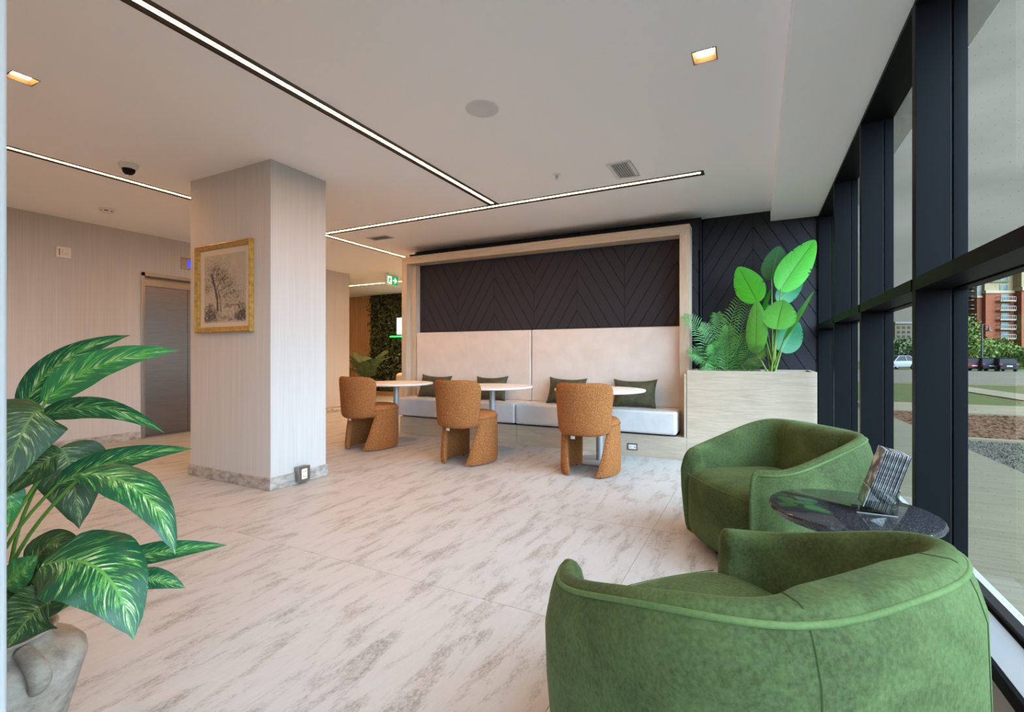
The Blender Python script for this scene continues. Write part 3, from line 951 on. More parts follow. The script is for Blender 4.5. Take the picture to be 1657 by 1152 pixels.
for poly in ([(0.05, 0.075), (0.085, 0.068), (0.098, 0.122), (0.062, 0.125)], [(0.05, 0.078), (0.068, 0.07), (0.045, 0.022), (0.025, 0.022)], [(0.066, 0.075), (0.088, 0.07), (0.110, 0.048), (0.098, 0.022), (0.085, 0.025), (0.092, 0.048)], [(0.09, 0.118), (0.097, 0.105), (0.125, 0.092), (0.126, 0.105)], [(0.062, 0.122), (0.036, 0.108), (0.024, 0.082), (0.034, 0.078), (0.044, 0.100), (0.064, 0.110)]):
    s2 = sg(poly, 'p'); mb.add(s2.v, s2.f)
mb.build('running_man', 'exit_lit', e)
XS -= 0.0012
mb = sg([(0.165, 0.078), (0.235, 0.078), (0.205, 0.040), (0.232, 0.040), (0.290, 0.092), (0.232, 0.145), (0.205, 0.145), (0.235, 0.106), (0.165, 0.106)], 'a')
mb.build('arrow', 'exit_white', e)

# ------------------------------------------------------------------ hall end: slats, living wall, palm, neon
sw = empty('slat_wall', (-9.8, YH, 0)); tag(sw, 'vertical oak slat cladding at the end of the hall', None, None, 'structure')
box('backing', -10.55, -9.23, YH + 0.03, YH + 0.06, 0, ZC, 'dark', sw)
x = -10.54
sl0 = None
while x < -9.25:
    if sl0 is None:
        o = box('slat', 0, 0.045, 0, 0.035, 0, ZC, 'oak_slat', None)
        sl0 = o.data; adopt(o, sw, True)
        o.matrix_parent_inverse = Matrix.Identity(4)
    else:
        o = bpy.data.objects.new('slat', sl0); COL.objects.link(o); o.parent = sw
    o.location = (x + 9.8, 0, 0)
    x += 0.062
lw = empty('living_wall', (-7.2, YH, 0)); tag(lw, 'dark green living wall of mixed foliage at the hall end', 'plant wall')
box('planting_panel', -9.23, -5.2, YH - 0.02, YH + 0.06, 0.12, ZC, 'dark', lw)
mb = MB()
for k in range(5200):
    x = R.uniform(-9.22, -6.2); z = R.uniform(0.14, ZC - 0.02)
    y = YH - 0.03 - abs(R.gauss(0, 0.055)) - 0.05 * max(0, noise.noise((x * 3, z * 3, 1.0)))
    s = R.uniform(0.025, 0.065)
    n = Vector((R.gauss(0, .7), -1, R.gauss(0.3, .7))).normalized()
    t = n.orthogonal().normalized(); t.rotate(Matrix.Rotation(R.uniform(0, 6.3), 3, n)); b = n.cross(t)
    c = Vector((x, y, z))
    mb.add([c - t * s, c + b * s * 0.45, c + t * s, c - b * s * 0.45], [(0, 1, 2, 3)])
o = mb.build('foliage', 'wall_plants', lw, fix=False); o['kind'] = 'stuff'
box('plinth', -9.23, -5.2, YH - 0.06, YH + 0.06, 0, 0.12, 'oak_slat', lw)
e = empty('neon_sign', (-8.1, 9.45, 1.5)); tag(e, 'glowing green tube and white panel on the living wall', 'neon sign')
MB().tube([(-8.34, 9.44, 1.548), (-7.6, 9.44, 1.548)], 0.018, 8).build('green_tube', 'neon_green', e, smooth=True)
box('white_panel', -8.12, -7.6, 9.43, 9.46, 1.60, 2.02, 'neon_white', e, bevel=0.005)

def frond(origin, tip, lift, n, llen, w, droop=0.35, side=None):
    """palm frond: arching rachis with paired leaflets, one mesh"""
    o, t = Vector(origin), Vector(tip)
    midp = (o + t) / 2 + Vector((0, 0, lift))
    pts = []
    for i in range(n + 1):
        u = i / n
        pts.append(o * (1 - u) ** 2 + midp * (2 * u * (1 - u)) + t * u * u)
    mb = MB()
    mb.tube(pts[::2] if n % 2 == 0 else pts, [lerp(0.006, 0.0012, i / (len(pts[::2] if n % 2 == 0 else pts) - 1)) * (w / 0.011) for i in range(len(pts[::2] if n % 2 == 0 else pts))], 5)
    for i in range(2, n + 1):
        u = i / n
        p = pts[i]
        tg = (pts[i] - pts[i - 1]).normalized()
        sd = tg.cross(Vector((0, 0, 1)))
        if sd.length < 0.05: sd = Vector((1, 0, 0))
        sd.normalize()
        if side is not None:
            sd = (sd * 0.45 + Vector(side) * 0.8); sd -= tg * sd.dot(tg); sd.normalize()
        upv = sd.cross(tg).normalized()
        ll = llen * (0.35 + 0.65 * math.sin(PI * min(1, 0.12 + 0.88 * u) ** 0.8)) * R.uniform(0.85, 1.1)
        for s in (-1, 1):
            dr = (sd * s * 0.80 + tg * 0.62 + upv * 0.18).normalized()
            q1 = p + dr * ll * 0.5
            q2 = p + dr * ll + Vector((0, 0, -droop * ll))
            wv = tg * w
            mb.add([p - wv * 0.5, q1 - wv, q2, q1 + wv * 0.6, p + wv * 0.5], [(0, 1, 3, 4), (1, 2, 3)])
    return mb

def palm(name, base, n, reach, height, llen, mat, label, cat_pot, leaf_n=26, w=0.011, spread=(0, 2 * PI)):
    e = empty(name, base); tag(e, label, 'plant')
    b = Vector(base)
    for k in range(n):
        a = lerp(spread[0], spread[1], (k + R.uniform(-0.25, 0.25)) / n)
        r = reach * R.uniform(0.75, 1.1)
        h = height * R.uniform(0.35, 1.0)
        tip = b + Vector((math.cos(a) * r, math.sin(a) * r, h))
        frond(b + Vector((R.uniform(-.03, .03), R.uniform(-.03, .03), 0)), tip, 0.25 * height, leaf_n, llen, w).build('frond', mat, e, fix=False)
    return e
hp = palm('potted_palm', (-8.0, 8.26, 0.48), 13, 0.52, 0.72, 0.24, 'palm_hall', 'potted palm standing in front of the living wall', None, 24, 0.016)
MB().lathe([(0.0, 0.0), (0.15, 0.0), (0.20, 0.25), (0.22, 0.48), (0.20, 0.48), (0.18, 0.44), (0.0, 0.44)], 32, (-8.0, 8.26, 0)).build('pot', 'urn', hp, smooth=True)

# cream lounge chair, mostly behind the bench frame
lc = empty('lounge_chair', (-5.78, 7.55, 0)); tag(lc, 'cream upholstered chair just visible behind the bench frame', 'chair')
mb = MB().box(-6.215, -5.35, 7.15, 7.33, 0.12, 0.735); mb.build('backrest', 'cream', lc, bevel=0.07, seg=4)
MB().box(-6.20, -5.37, 7.335, 7.95, 0.12, 0.42).build('seat', 'cream', lc, bevel=0.06, seg=4)
for (x, y) in ((-6.12, 7.24), (-5.46, 7.24), (-6.12, 7.85), (-5.46, 7.85)):
    MB().lathe([(0.014, 0.0), (0.020, 0.125)], 10, (x, y, 0)).build('leg', 'black_metal', lc, smooth=True)

# ------------------------------------------------------------------ bench
bn = empty('bench', (-2.58, 5.4, 0)); tag(bn, 'long banquette with beige back cushions on a pale oak plinth', 'bench')
for x0, x1 in ((-4.42, -2.602), (-2.598, -0.640)):
    box('plinth', x0, x1, 5.20, 5.70, 0.0, 0.235, 'oak_h', bn, bevel=0.002, seg=1)
box('painted_shadow_line', -4.40, -0.75, 5.24, 5.68, 0.235, 0.256, 'dark', bn)  # solid near-black strip painting the shadow line below the seat cushions
for x0, x1 in ((-4.45, -2.606), (-2.598, -0.735)):
    MB().box(x0, x1, 5.15, 5.64, 0.256, 0.497).build('seat_cushion', 'seat_vinyl', bn, bevel=0.026, seg=4)
for x0, x1 in ((-4.455, -2.595), (-2.589, -0.735)):
    MB().box(x0, x1, 5.60, 5.705, 0.49, 1.415).build('back_cushion', 'backrest', bn, bevel=0.022, seg=4)
# oak portal frame around it: outer and inner hoop
fr = empty('oak_portal', (-2.63, 5.6, 0)); tag(fr, 'pale oak portal frame around the banquette and felt wall', 'frame')
FX0, FX1, FZ = -4.642, -0.644, 2.522
FYF, FYB = 5.50, 5.86
box('top_beam', FX0, FX1, FYF, FYB, FZ - 0.108, FZ, 'oak_h', fr, bevel=0.002, seg=1)
box('post', FX0, FX0 + 0.093, FYF, 5.597, 0.25, FZ - 0.108, 'oak_v', fr, bevel=0.002, seg=1)
box('post', FX0 + 0.0, FX0 + 0.181, 5.597, 5.712, 0.25, FZ - 0.108, 'oak_v', fr, bevel=0.002, seg=1)
box('post', FX1 - 0.105, FX1, FYF, 5.76, 0.236, FZ - 0.108, 'oak_v', fr, bevel=0.002, seg=1)
box('side_board', FX1 - 0.02, FX1, 5.21, 5.50, 0.236, 0.90, 'oak_v', fr)
box('base_ledge', FX0, FX0 + 0.181, 5.52, 5.712, 0.0, 0.25, 'oak_v', fr)

# outlets
def outlet(e, a, b, label, group=None):
    pass
e = empty('wall_outlet', (-1.195, 5.2, 0.10)); tag(e, 'steel wall outlet in the oak plinth of the bench', 'outlet')
box('plate', -1.252, -1.138, 5.194, 5.2, 0.058, 0.132, 'stainless_frame', e, bevel=0.002, seg=1)
box('socket', -1.235, -1.155, 5.191, 5.195, 0.072, 0.118, 'white', e, bevel=0.0015, seg=1)
for s in (-1.222, -1.172):
    box('slot', s - 0.002, s + 0.002, 5.1903, 5.1915, 0.085, 0.105, 'dark', e)
    box('slot', s + 0.010, s + 0.013, 5.1903, 5.1915, 0.088, 0.102, 'dark', e)
e = empty('surface_outlet', (-3.45, 2.80, 0.08)); tag(e, 'boxed steel outlet on the column skirting', 'outlet')
box('back_box', -3.482, -3.425, 2.748, 2.858, 0.024, 0.144, 'stainless_frame', e, bevel=0.003)
box('plate', -3.425, -3.420, 2.744, 2.862, 0.018, 0.148, 'steel_taupe', e, bevel=0.002, seg=1) if 'steel_taupe' in M else box('plate', -3.425, -3.420, 2.744, 2.862, 0.018, 0.148, 'stainless_frame', e, bevel=0.002, seg=1)
box('socket', -3.421, -3.417, 2.775, 2.831, 0.040, 0.126, 'white', e, bevel=0.002, seg=1)
for z in (0.060, 0.103):
    box('slot', -3.4175, -3.4163, 2.791, 2.795, z - 0.006, z + 0.006, 'dark', e)
    box('slot', -3.4175, -3.4163, 2.809, 2.813, z - 0.006, z + 0.006, 'dark', e)

# ------------------------------------------------------------------ pillows
def pillow(cx, w, h, zc, tilt, roll, label):
    n = 18
    vs, fs = [], []
    for side in (-1, 1):
        for i in range(n + 1):
            for j in range(n + 1):
                u, v = 2 * i / n - 1, 2 * j / n - 1
                # corners pulled out, edges drawn in
                px = u * (1 - 0.10 * (1 - v ** 2))
                pz = v * (1 - 0.17 * (1 - abs(u) ** 2.4))
                d = ((1 - u ** 4) * (1 - v ** 4)) ** 0.55
                wr = 0.008 * noise.noise((u * 2 + cx, v * 2, side * 3.0))
                vs.append((px * w / 2, side * (0.072 * d) + wr * d, pz * h / 2))
    N = (n + 1) * (n + 1)
    for s in range(2):
        for i in range(n):
            for j in range(n):
                a = s * N + i * (n + 1) + j
                q = (a, a + n + 1, a + n + 2, a + 1)
                fs.append(q if s == 0 else tuple(reversed(q)))
    m4 = Matrix.Translation((cx, 5.475, zc)) @ Matrix.Rotation(tilt, 4, 'X') @ Matrix.Rotation(roll, 4, 'Y')
    me = bpy.data.meshes.new('pillow'); me.from_pydata(vs, [], fs)
    bm = bmesh.new(); bm.from_mesh(me); bmesh.ops.remove_doubles(bm, verts=bm.verts, dist=1e-5); bmesh.ops.recalc_face_normals(bm, faces=bm.faces)
    for f in bm.faces: f.smooth = True
    bm.to_mesh(me); bm.free()
    o = link('throw_pillow', me, 'pillow')
    o.matrix_world = m4
    tag(o, label, 'pillow', 'moss green throw pillows on the bench')
    return o
for cx, w, lb, rl, zz in ((-4.03, 0.50, 'moss green throw pillow at the left end of the bench', 0.03, 0.643), (-3.12, 0.46, 'moss green throw pillow behind the middle round table', -0.03, 0.645),
                   (-2.06, 0.47, 'moss green throw pillow half hidden by the nearest rust chair', 0.02, 0.650), (-1.235, 0.48, 'moss green throw pillow at the right end of the bench', -0.015, 0.650)):
    pillow(cx, w * 1.05, 0.35, zz, -0.34, rl, lb)

# ------------------------------------------------------------------ round tables
def round_table():
    e = empty('round_table', (0, 0, 0))
    MB().lathe([(0.0, 0.716), (0.42, 0.716), (0.455, 0.722), (0.462, 0.732), (0.460, 0.741), (0.455, 0.742), (0.0, 0.742)], 72).build('tabletop', 'table_white', e, smooth=True, local=True)
    MB().lathe([(0.0, 0.706), (0.10, 0.706), (0.10, 0.716), (0.0, 0.716)], 32).build('mount_plate', 'steel_grey', e, smooth=True, local=True)
    MB().lathe([(0.034, 0.014), (0.034, 0.706)], 24).build('pole', 'steel_grey', e, smooth=True, local=True)
    MB().lathe([(0.0, 0.0), (0.262, 0.0), (0.264, 0.004), (0.258, 0.010), (0.06, 0.014), (0.0, 0.014)], 56).build('base_disc', 'steel_grey', e, smooth=True, local=True)
    return e
tb0 = round_table()
tspots = [(-1.435, 4.775, 'round white pedestal table nearest the oak planter'), (-2.665, 4.71, 'middle round white pedestal table before the bench'), (-4.04, 4.68, 'round white pedestal table nearest the column')]
for i, (x, y, lb) in enumerate(tspots):
    o = tb0 if i == 0 else copy_tree(tb0)
    o.location = (x, y, 0)
    tag(o, lb, 'table', 'round pedestal tables')

# ------------------------------------------------------------------ rust chairs
def rust_chair():
    e = empty('dining_chair', (0, 0, 0))      # faces +y
    Rm = 0.232
    YS, YO = 1.26, 0.070       # seat and legs are longer than wide
    def oval(mb_):
        mb_.v = [(p[0], p[1] * YS + YO, p[2]) for p in mb_.v]
        return mb_
    def leg(sgn):
        nf, nzz = 18, 10
        vo, vi = [], []
        for iz in range(nzz + 1):
            tz = iz / nzz
            z = lerp(0.012, 0.44, tz)
            pr = math.radians(lerp(-61, -30, tz ** 0.85))
            pf = math.radians(50)
            rr = Rm + 0.010 * (1 - tz)
            zsq = 0.5 - 0.5 * math.cos(min(1, tz * 8) * PI) if tz < 0.125 else 1
            for k in range(nf + 1):
                f = k / nf
                ph = lerp(pr, pf, f)
                end = math.sqrt(max(0.0, 1 - abs(2 * f - 1) ** 7))
                half = 0.034 * (0.10 + 0.90 * end) * (0.75 + 0.25 * zsq)
                for (lst, s) in ((vo, 1), (vi, -1)):
                    r = rr + s * half
                    lst.append((sgn * r * math.cos(ph), r * math.sin(ph) * YS + YO, z))
        W = nf + 1
        N = len(vo)
        vs = vo + vi
        fs = []
        for iz in range(nzz):
            for k in range(nf):
                a = iz * W + k
                fs.append((a, a + 1, a + W + 1, a + W)); fs.append((N + a, N + a + W, N + a + W + 1, N + a + 1))
            for a in (iz * W, iz * W + nf):
                fs.append((a, a + W, N + a + W, N + a))
        for k in range(nf):
            fs.append((k, N + k, N + k + 1, k + 1)); a = nzz * W + k; fs.append((a, a + 1, N + a + 1, N + a))
        mb = MB().add(vs, fs)
        o = mb.build('leg', 'boucle', e, smooth=True, local=True)
        for ph in (-48, 35):
            c = (sgn * Rm * math.cos(math.radians(ph)), Rm * math.sin(math.radians(ph)) * YS + YO, 0)
            MB().lathe([(0.010, 0.0), (0.012, 0.014)], 10, c).build('glide', 'rubber', o, smooth=True, local=True)
    leg(1); leg(-1)
    oval(MB().lathe([(0.0, 0.375), (0.215, 0.375), (0.245, 0.385), (0.262, 0.41), (0.266, 0.450), (0.266, 0.458)], 56)).build('seat_base', 'boucle', e, smooth=True, local=True)
    oval(MB().lathe([(0.266, 0.458), (0.262, 0.478), (0.245, 0.498), (0.20, 0.510), (0.10, 0.516), (0.0, 0.518)], 56)).build('seat', 'boucle', e, smooth=True, local=True)
    ring = [(0.268 * math.cos(a), 0.268 * math.sin(a) * YS + YO, 0.458) for a in [2 * PI * k / 64 for k in range(65)]]
    MB().tube(ring, 0.0045, 6, False).build('piping', 'boucle_dark', e, smooth=True, local=True)
    # curved backrest
    A = math.radians(65)
    na, nb = 30, 22
    zc, hz = 0.612, 0.232
    front, back, outline = [], [], []
    for j in range(nb + 1):
        b = math.sin(-PI / 2 + PI * j / nb)
        z = zc + hz * b
        span = A * (max(0.0, 1 - abs(b) ** 5.5)) ** (1 / 5.5)
        span = max(span, A * 0.55)
        taper = 0.93 + 0.07 * (b + 1) / 2
        lean = 0.030 * (b + 1) / 2
        for i in range(na + 1):
            a = math.sin(-PI / 2 + PI * i / na)
            ph = -PI / 2 + a * span * taper
            m = max(abs(a), abs(b))
            half = 0.032 * (0.15 + 0.85 * math.sqrt(max(0, 1 - m ** 8)))
            r0 = 0.262 + lean
            cx_, sx_ = math.cos(ph), math.sin(ph)
            back.append(((r0 + half) * cx_, (r0 + half) * sx_, z))
            front.append(((r0 - half) * cx_, (r0 - half) * sx_, z))
            if abs(a) > 0.9999 or abs(b) > 0.9999:
                outline.append((j, i, ((r0 + half) * cx_ * 1.0, (r0 + half) * sx_, z)))
    W = na + 1; N = len(back)
    fs = []
    for j in range(nb):
        for i in range(na):
            a = j * W + i
            fs.append((a, a + 1, a + W + 1, a + W)); fs.append((N + a, N + a + W, N + a + W + 1, N + a + 1))
        for a in (j * W, j * W + na): fs.append((a, a + W, N + a + W, N + a))
    for i in range(na):
        fs.append((i, N + i, N + i + 1, i + 1)); a = nb * W + i; fs.append((a, a + 1, N + a + 1, N + a))
    bk = MB().add(back + front, fs).build('backrest', 'boucle', e, smooth=True, local=True, angle=math.radians(80))
    d = {(j, i): p for j, i, p in outline}
    loop = [d[(0, i)] for i in range(W)] + [d[(j, na)] for j in range(1, nb + 1)] + [d[(nb, i)] for i in range(na - 1, -1, -1)] + [d[(j, 0)] for j in range(nb - 1, 0, -1)]
    loop.append(loop[0])
    MB().tube(loop, 0.0042, 6, False).build('piping', 'boucle_dark', bk, smooth=True, local=True)
    MB().box(-0.11, -0.07, -0.19, -0.188, 0.335, 0.376).build('care_tag', 'paper_white', e, local=True)
    return e
ch0 = rust_chair()
cspots = [(-1.385, 4.265, 0.02, 'rust boucle dining chair nearest the oak planter'), (-2.645, 4.13, -0.02, 'rust boucle dining chair at the middle table'), (-4.06, 4.21, -0.03, 'rust boucle dining chair nearest the column')]
for i, (x, y, rz, lb) in enumerate(cspots):
    o = ch0 if i == 0 else copy_tree(ch0)
    o.location = (x, y, 0); o.rotation_euler = (0, 0, rz)
    tag(o, lb, 'chair', 'rust boucle dining chairs')

# ------------------------------------------------------------------ green barrel armchairs
def armchair():
    e = empty('barrel_armchair', (0, 0, 0))       # faces +x
    AX, AY, NN = 0.372, 0.398, 3.1
    XT = 0.306                                     # where the arms stop
    def plan(ph):
        c, s = math.cos(ph), math.sin(ph)
        return (AX * math.copysign(abs(c) ** (2 / NN), c), AY * math.copysign(abs(s) ** (2 / NN), s))
    # dense samples, then resample by arc length between the two arm tips
    raw = [plan(2 * PI * k / 2000) for k in range(2001)]
    raw = [p for p in raw if p[0] <= XT]
    NU = 84
    acc = [0.0]
    for a, b in zip(raw, raw[1:]): acc.append(acc[-1] + math.hypot(b[0] - a[0], b[1] - a[1]))
    tot = acc[-1]
    cur = []
    k = 0
    for i in range(NU + 1):
        t = tot * i / NU
        while k < len(acc) - 2 and acc[k + 1] < t: k += 1
        f = (t - acc[k]) / max(1e-9, acc[k + 1] - acc[k])
        cur.append((lerp(raw[k][0], raw[k + 1][0], f), lerp(raw[k][1], raw[k + 1][1], f)))
    rows = []
    pipe = []
    for i, (x, y) in enumerate(cur):
        a, b = cur[max(0, i - 1)], cur[min(NU, i + 1)]
        tx, ty = b[0] - a[0], b[1] - a[1]
        l = math.hypot(tx, ty); tx /= l; ty /= l
        nx, ny = -ty, tx                           # inward
        if nx * (0.0 - x) + ny * (0 - y) < 0: nx, ny = -nx, -ny
        s = smooth01((XT - x) / (XT + AX) * 1.08)
        H = lerp(0.552, 0.706, s)
        bk = smooth01((-0.02 - x) / 0.30) * smooth01((0.375 - abs(y)) / 0.26)
        th = lerp(0.070, 0.140, bk)
        sec = [(0.040, 0.035), (0.012, 0.05), (-0.002, 0.14), (-0.016, 0.30), (-0.020, 0.42), (-0.014, H - 0.10), (0.000, H - 0.05), (0.014, H - 0.018),
               (0.026, H - 0.003), (0.036, H + 0.001), (th * 0.70, H - 0.003), (th * 0.90, H - 0.020), (th * 1.02, H - 0.050), (th * 1.10, H - 0.11),
               (th * 1.16 + 0.006, lerp(0.44, 0.47, bk)), (th * 1.2 + 0.008, 0.33)]
        rows.append([Vector((x + nx * o, y + ny * o, z)) for o, z in sec])
        pipe.append(Vector((x + nx * 0.0135, y + ny * 0.0135, H - 0.022)))
    # rounded arm ends
    def cap(row, fwd):
        c = sum((p for p in row), Vector()) / len(row)
        out = []
        for sc, f in ((0.97, 0.016), (0.88, 0.030), (0.70, 0.038), (0.35, 0.041), (0.0, 0.042)):
            out.append([Vector((c.x + (p.x - c.x) * sc + f, c.y + (p.y - c.y) * sc, c.z + (p.z - c.z) * (sc if sc > 0.6 else sc))) for p in row])
        return out
    start = list(reversed(cap(rows[0], 1)))
    end = cap(rows[-1], 1)
    allr = start + rows + end
    m = len(rows[0])
    vs = [p for r in allr for p in r]
    fs = []
    for i in range(len(allr) - 1):
        for j in range(m):
            j2 = (j + 1) % m
            fs.append((i * m + j, (i + 1) * m + j, (i + 1) * m + j2, i * m + j2))
    mb = MB().add(vs, fs)
    sh = mb.build('shell', 'velvet', e, smooth=True, local=True, angle=math.radians(75))
    MB().tube([Vector((pipe[0].x + 0.03, pipe[0].y, pipe[0].z - 0.16)), Vector((pipe[0].x + 0.026, pipe[0].y, pipe[0].z - 0.04)), Vector((pipe[0].x + 0.012, pipe[0].y, pipe[0].z - 0.010))] + pipe + [Vector((pipe[-1].x + 0.012, pipe[-1].y, pipe[-1].z - 0.010)), Vector((pipe[-1].x + 0.026, pipe[-1].y, pipe[-1].z - 0.04)), Vector((pipe[-1].x + 0.03, pipe[-1].y, pipe[-1].z - 0.16))], 0.0062, 8).build('piping', 'velvet_pipe', sh, smooth=True, local=True)
    # vertical back seams
    for i in (int(NU * 0.385), int(NU * 0.615)):
        r = rows[i]
        MB().tube([r[j] for j in range(1, 8)], 0.0018, 5).build('seam', 'seam_dark', sh, smooth=True, local=True)
        MB().tube([r[j] for j in range(8, 14)], 0.0018, 5).build('seam', 'seam_dark', sh, smooth=True, local=True)
    # seat block with crowned top and bowed front
    n = 14
    bm = bmesh.new()
    bmesh.ops.create_cube(bm, size=2.0)
    bmesh.ops.subdivide_edges(bm, edges=bm.edges[:], cuts=n, use_grid_fill=True)
    for v in bm.verts:
        x, y, z = v.co
        # rounded box
        ex = 7.0
        d = (abs(x) ** ex + abs(y) ** ex + abs(z) ** ex) ** (1 / ex)
        x, y, z = x / d, y / d, z / d
        bow = 0.030 * (1 - y * y) * max(0, x)
        crown = 0.022 * (1 - x * x) * (1 - y * y) if z > 0 else 0
        v.co = (0.030 + 0.300 * x + bow - (0.012 if z < -0.9 else 0), 0.318 * y, 0.235 + 0.195 * z + crown)
    for f in bm.faces: f.smooth = True
    me = bpy.data.meshes.new('seat'); bm.to_mesh(me); bm.free()
    link('seat', me, 'velvet', e, True)
    edge = []
    for k in range(41):
        y = lerp(-0.272, 0.272, k / 40)
        edge.append((0.323 + 0.030 * (1 - (y / 0.3) ** 2) * 0.98, y, 0.402 + 0.002 * (1 - (y / 0.3) ** 2)))
    MB().tube(edge, 0.0016, 5).build('seam', 'velvet_pipe', e, smooth=True, local=True)
    MB().lathe([(0.0, 0.0), (0.27, 0.0), (0.28, 0.01), (0.28, 0.042), (0.0, 0.042)], 48).build('swivel_base', 'black_metal', e, smooth=True, local=True)
    return e
M['seam_dark'] = P('seam_dark_green', (0.040, 0.068, 0.024), 0.95, spec=0.1)  # dark green of the upholstery seam lines
ac0 = armchair()
acs = [((-0.042, 1.246, 0.0), 140.5, 'green velvet barrel armchair in the foreground, seen from behind'), ((0.066, 2.935, 0.0), 216.0, 'green velvet barrel armchair beyond the granite table, open side showing')]
for i, (loc, ang, lb) in enumerate(acs):
    o = ac0 if i == 0 else copy_tree(ac0)
    o.location = loc; o.rotation_euler = (0, 0, math.radians(ang))
    tag(o, lb, 'armchair', 'green velvet armchairs')

# ------------------------------------------------------------------ granite side table
TX, TY, TZ = 0.300, 2.060, 0.550
gt = empty('side_table', (TX, TY, 0)); tag(gt, 'round black granite side table between the green armchairs', 'table')
MB().lathe([(0.0, TZ - 0.022), (0.245, TZ - 0.022), (0.254, TZ - 0.018), (0.258, TZ - 0.010), (0.255, TZ - 0.002), (0.250, TZ), (0.0, TZ)], 80, (TX, TY, 0)).build('tabletop', 'granite', gt, smooth=True, angle=math.radians(30))
MB().lathe([(0.0, TZ - 0.042), (0.205, TZ - 0.042), (0.232, TZ - 0.036), (0.238, TZ - 0.022), (0.0, TZ - 0.022)], 80, (TX, TY, 0)).build('under_tier', 'granite_edge', gt, smooth=True)
MB().lathe([(0.030, 0.02), (0.030, TZ - 0.042)], 24, (TX, TY, 0)).build('pole', 'black_metal', gt, smooth=True)
MB().lathe([(0.0, 0.0), (0.19, 0.0), (0.19, 0.010), (0.05, 0.020), (0.0, 0.020)], 48, (TX, TY, 0)).build('base_disc', 'black_metal', gt, smooth=True)

# brochure holder: local frame, brochures face local -x side, tilt back
hx, hy = 0.362, 2.072
HR = math.radians(181)       # direction the brochures face
hold_m = Matrix.Translation((hx, hy, TZ)) @ Matrix.Rotation(HR, 4, 'Z')
TILT = math.radians(-17)
til = hold_m @ Matrix.Rotation(TILT, 4, 'Y')
hd = empty('brochure_holder', (hx, hy, TZ)); tag(hd, 'clear acrylic leaflet holder on the granite table', 'leaflet holder')
W2 = 0.052
def hbox(nm, x0, x1, y0, y1, z0, z1, mm):
    MB().box(x0, x1, y0, y1, z0, z1, mm).build(nm, 'acrylic', hd)
hbox('back_panel', -0.040, -0.0375, -W2, W2, 0.010, 0.105, til)
hbox('front_panel', 0.0375, 0.040, -W2, W2, 0.020, 0.078, til)
hbox('side_panel', -0.040, 0.040, -W2 - 0.002, -W2, 0.012, 0.090, til)
hbox('side_panel', -0.040, 0.040, W2, W2 + 0.002, 0.012, 0.090, til)
hbox('floor_panel', -0.040, 0.040, -W2, W2, 0.014, 0.0165, til)
hbox('foot', -0.062, 0.052, -W2 - 0.002, W2 + 0.002, 0.0005, 0.003, hold_m)
MB().prism([hold_m @ Vector(p) for p in ((-0.062, -W2, 0.002), (-0.060, -W2, 0.002), (-0.068, -W2, 0.098), (-0.070, -W2, 0.098))], hold_m.to_3x3() @ Vector((0, 2 * W2, 0))).build('prop', 'acrylic', hd)
M['acrylic_edge'] = P('acrylic_edge', (0.62, 0.66, 0.66), 0.2)
for zz, xx in ((0.0785, 0.0388), (0.1055, -0.0388)):
    MB().tube([til @ Vector((xx, -W2, zz)), til @ Vector((xx, W2, zz))], 0.0011, 6).build('edge', 'acrylic_edge', hd)
for yy in (-W2 - 0.001, W2 + 0.001):
    MB().tube([til @ Vector((0.039, yy, 0.013)), til @ Vector((0.039, yy, 0.078))], 0.0011, 6).build('edge', 'acrylic_edge', hd)
    MB().tube([hold_m @ Vector((-0.062, yy, 0.002)), hold_m @ Vector((0.052, yy, 0.002))], 0.0011, 6).build('edge', 'acrylic_edge', hd)
nb_ = 26
M['leaf_dark'] = mottled('brochure_print', [(0.40, (0.025, 0.025, 0.03)), (0.52, (0.16, 0.16, 0.18)), (0.60, (0.55, 0.56, 0.58))], 24, 3, 0.35, 'Object', (1, 1, 1))
def broch_mat(k):
    m, nt, b = new_mat('brochure_%02d' % k)
    v = coords(nt, 'Object', (1, 1, 14))
    f = nz(nt, v, 3.0, 3, 0.5)
    q = (0.03, 0.40, 0.12, 0.65)[k]
    L(nt, ramp(nt, f, [(0.40, (0.4 * q, 0.4 * q, 0.42 * q)), (0.62, (q, q, 1.04 * q))]), b.inputs['Base Color'])
    b.inputs['Roughness'].default_value = 0.35
    return m
bms = [broch_mat(k) for k in range(4)]
bme = None
for k in range(nb_):
    x0 = -0.036 + k * 0.0028
    if bme is None:
        bo = MB().box(0, 0.0017, -0.049, 0.049, 0, 0.205).build('brochure', bms[0]); bme = [bo.data]
        for q in range(1, 4):
            d2 = bo.data.copy(); d2.materials.clear(); d2.materials.append(bms[q]); bme.append(d2)
    else:
        bo = bpy.data.objects.new('brochure', bme[k % 4]); COL.objects.link(bo)
    bo.matrix_world = til @ Matrix.Translation((x0, R.uniform(-0.0012, 0.0012), 0.017 + R.uniform(0, 0.003)))
    tag(bo, 'slim dark printed brochure in the acrylic holder', 'brochure', 'brochures in the acrylic holder')
MB().box(0, 0.0008, -0.049, 0.049, 0, 0.205, til @ Matrix.Translation((-0.036 + nb_ * 0.0028, 0, 0.018))).build('brochure', 'leaf_dark')
tag(bpy.data.objects[[o.name for o in bpy.data.objects if o.name.startswith('brochure') and not o.get('label') and o.type == 'MESH'][-1]], 'foremost brochure with a picture cover in the acrylic holder', 'brochure', 'brochures in the acrylic holder')

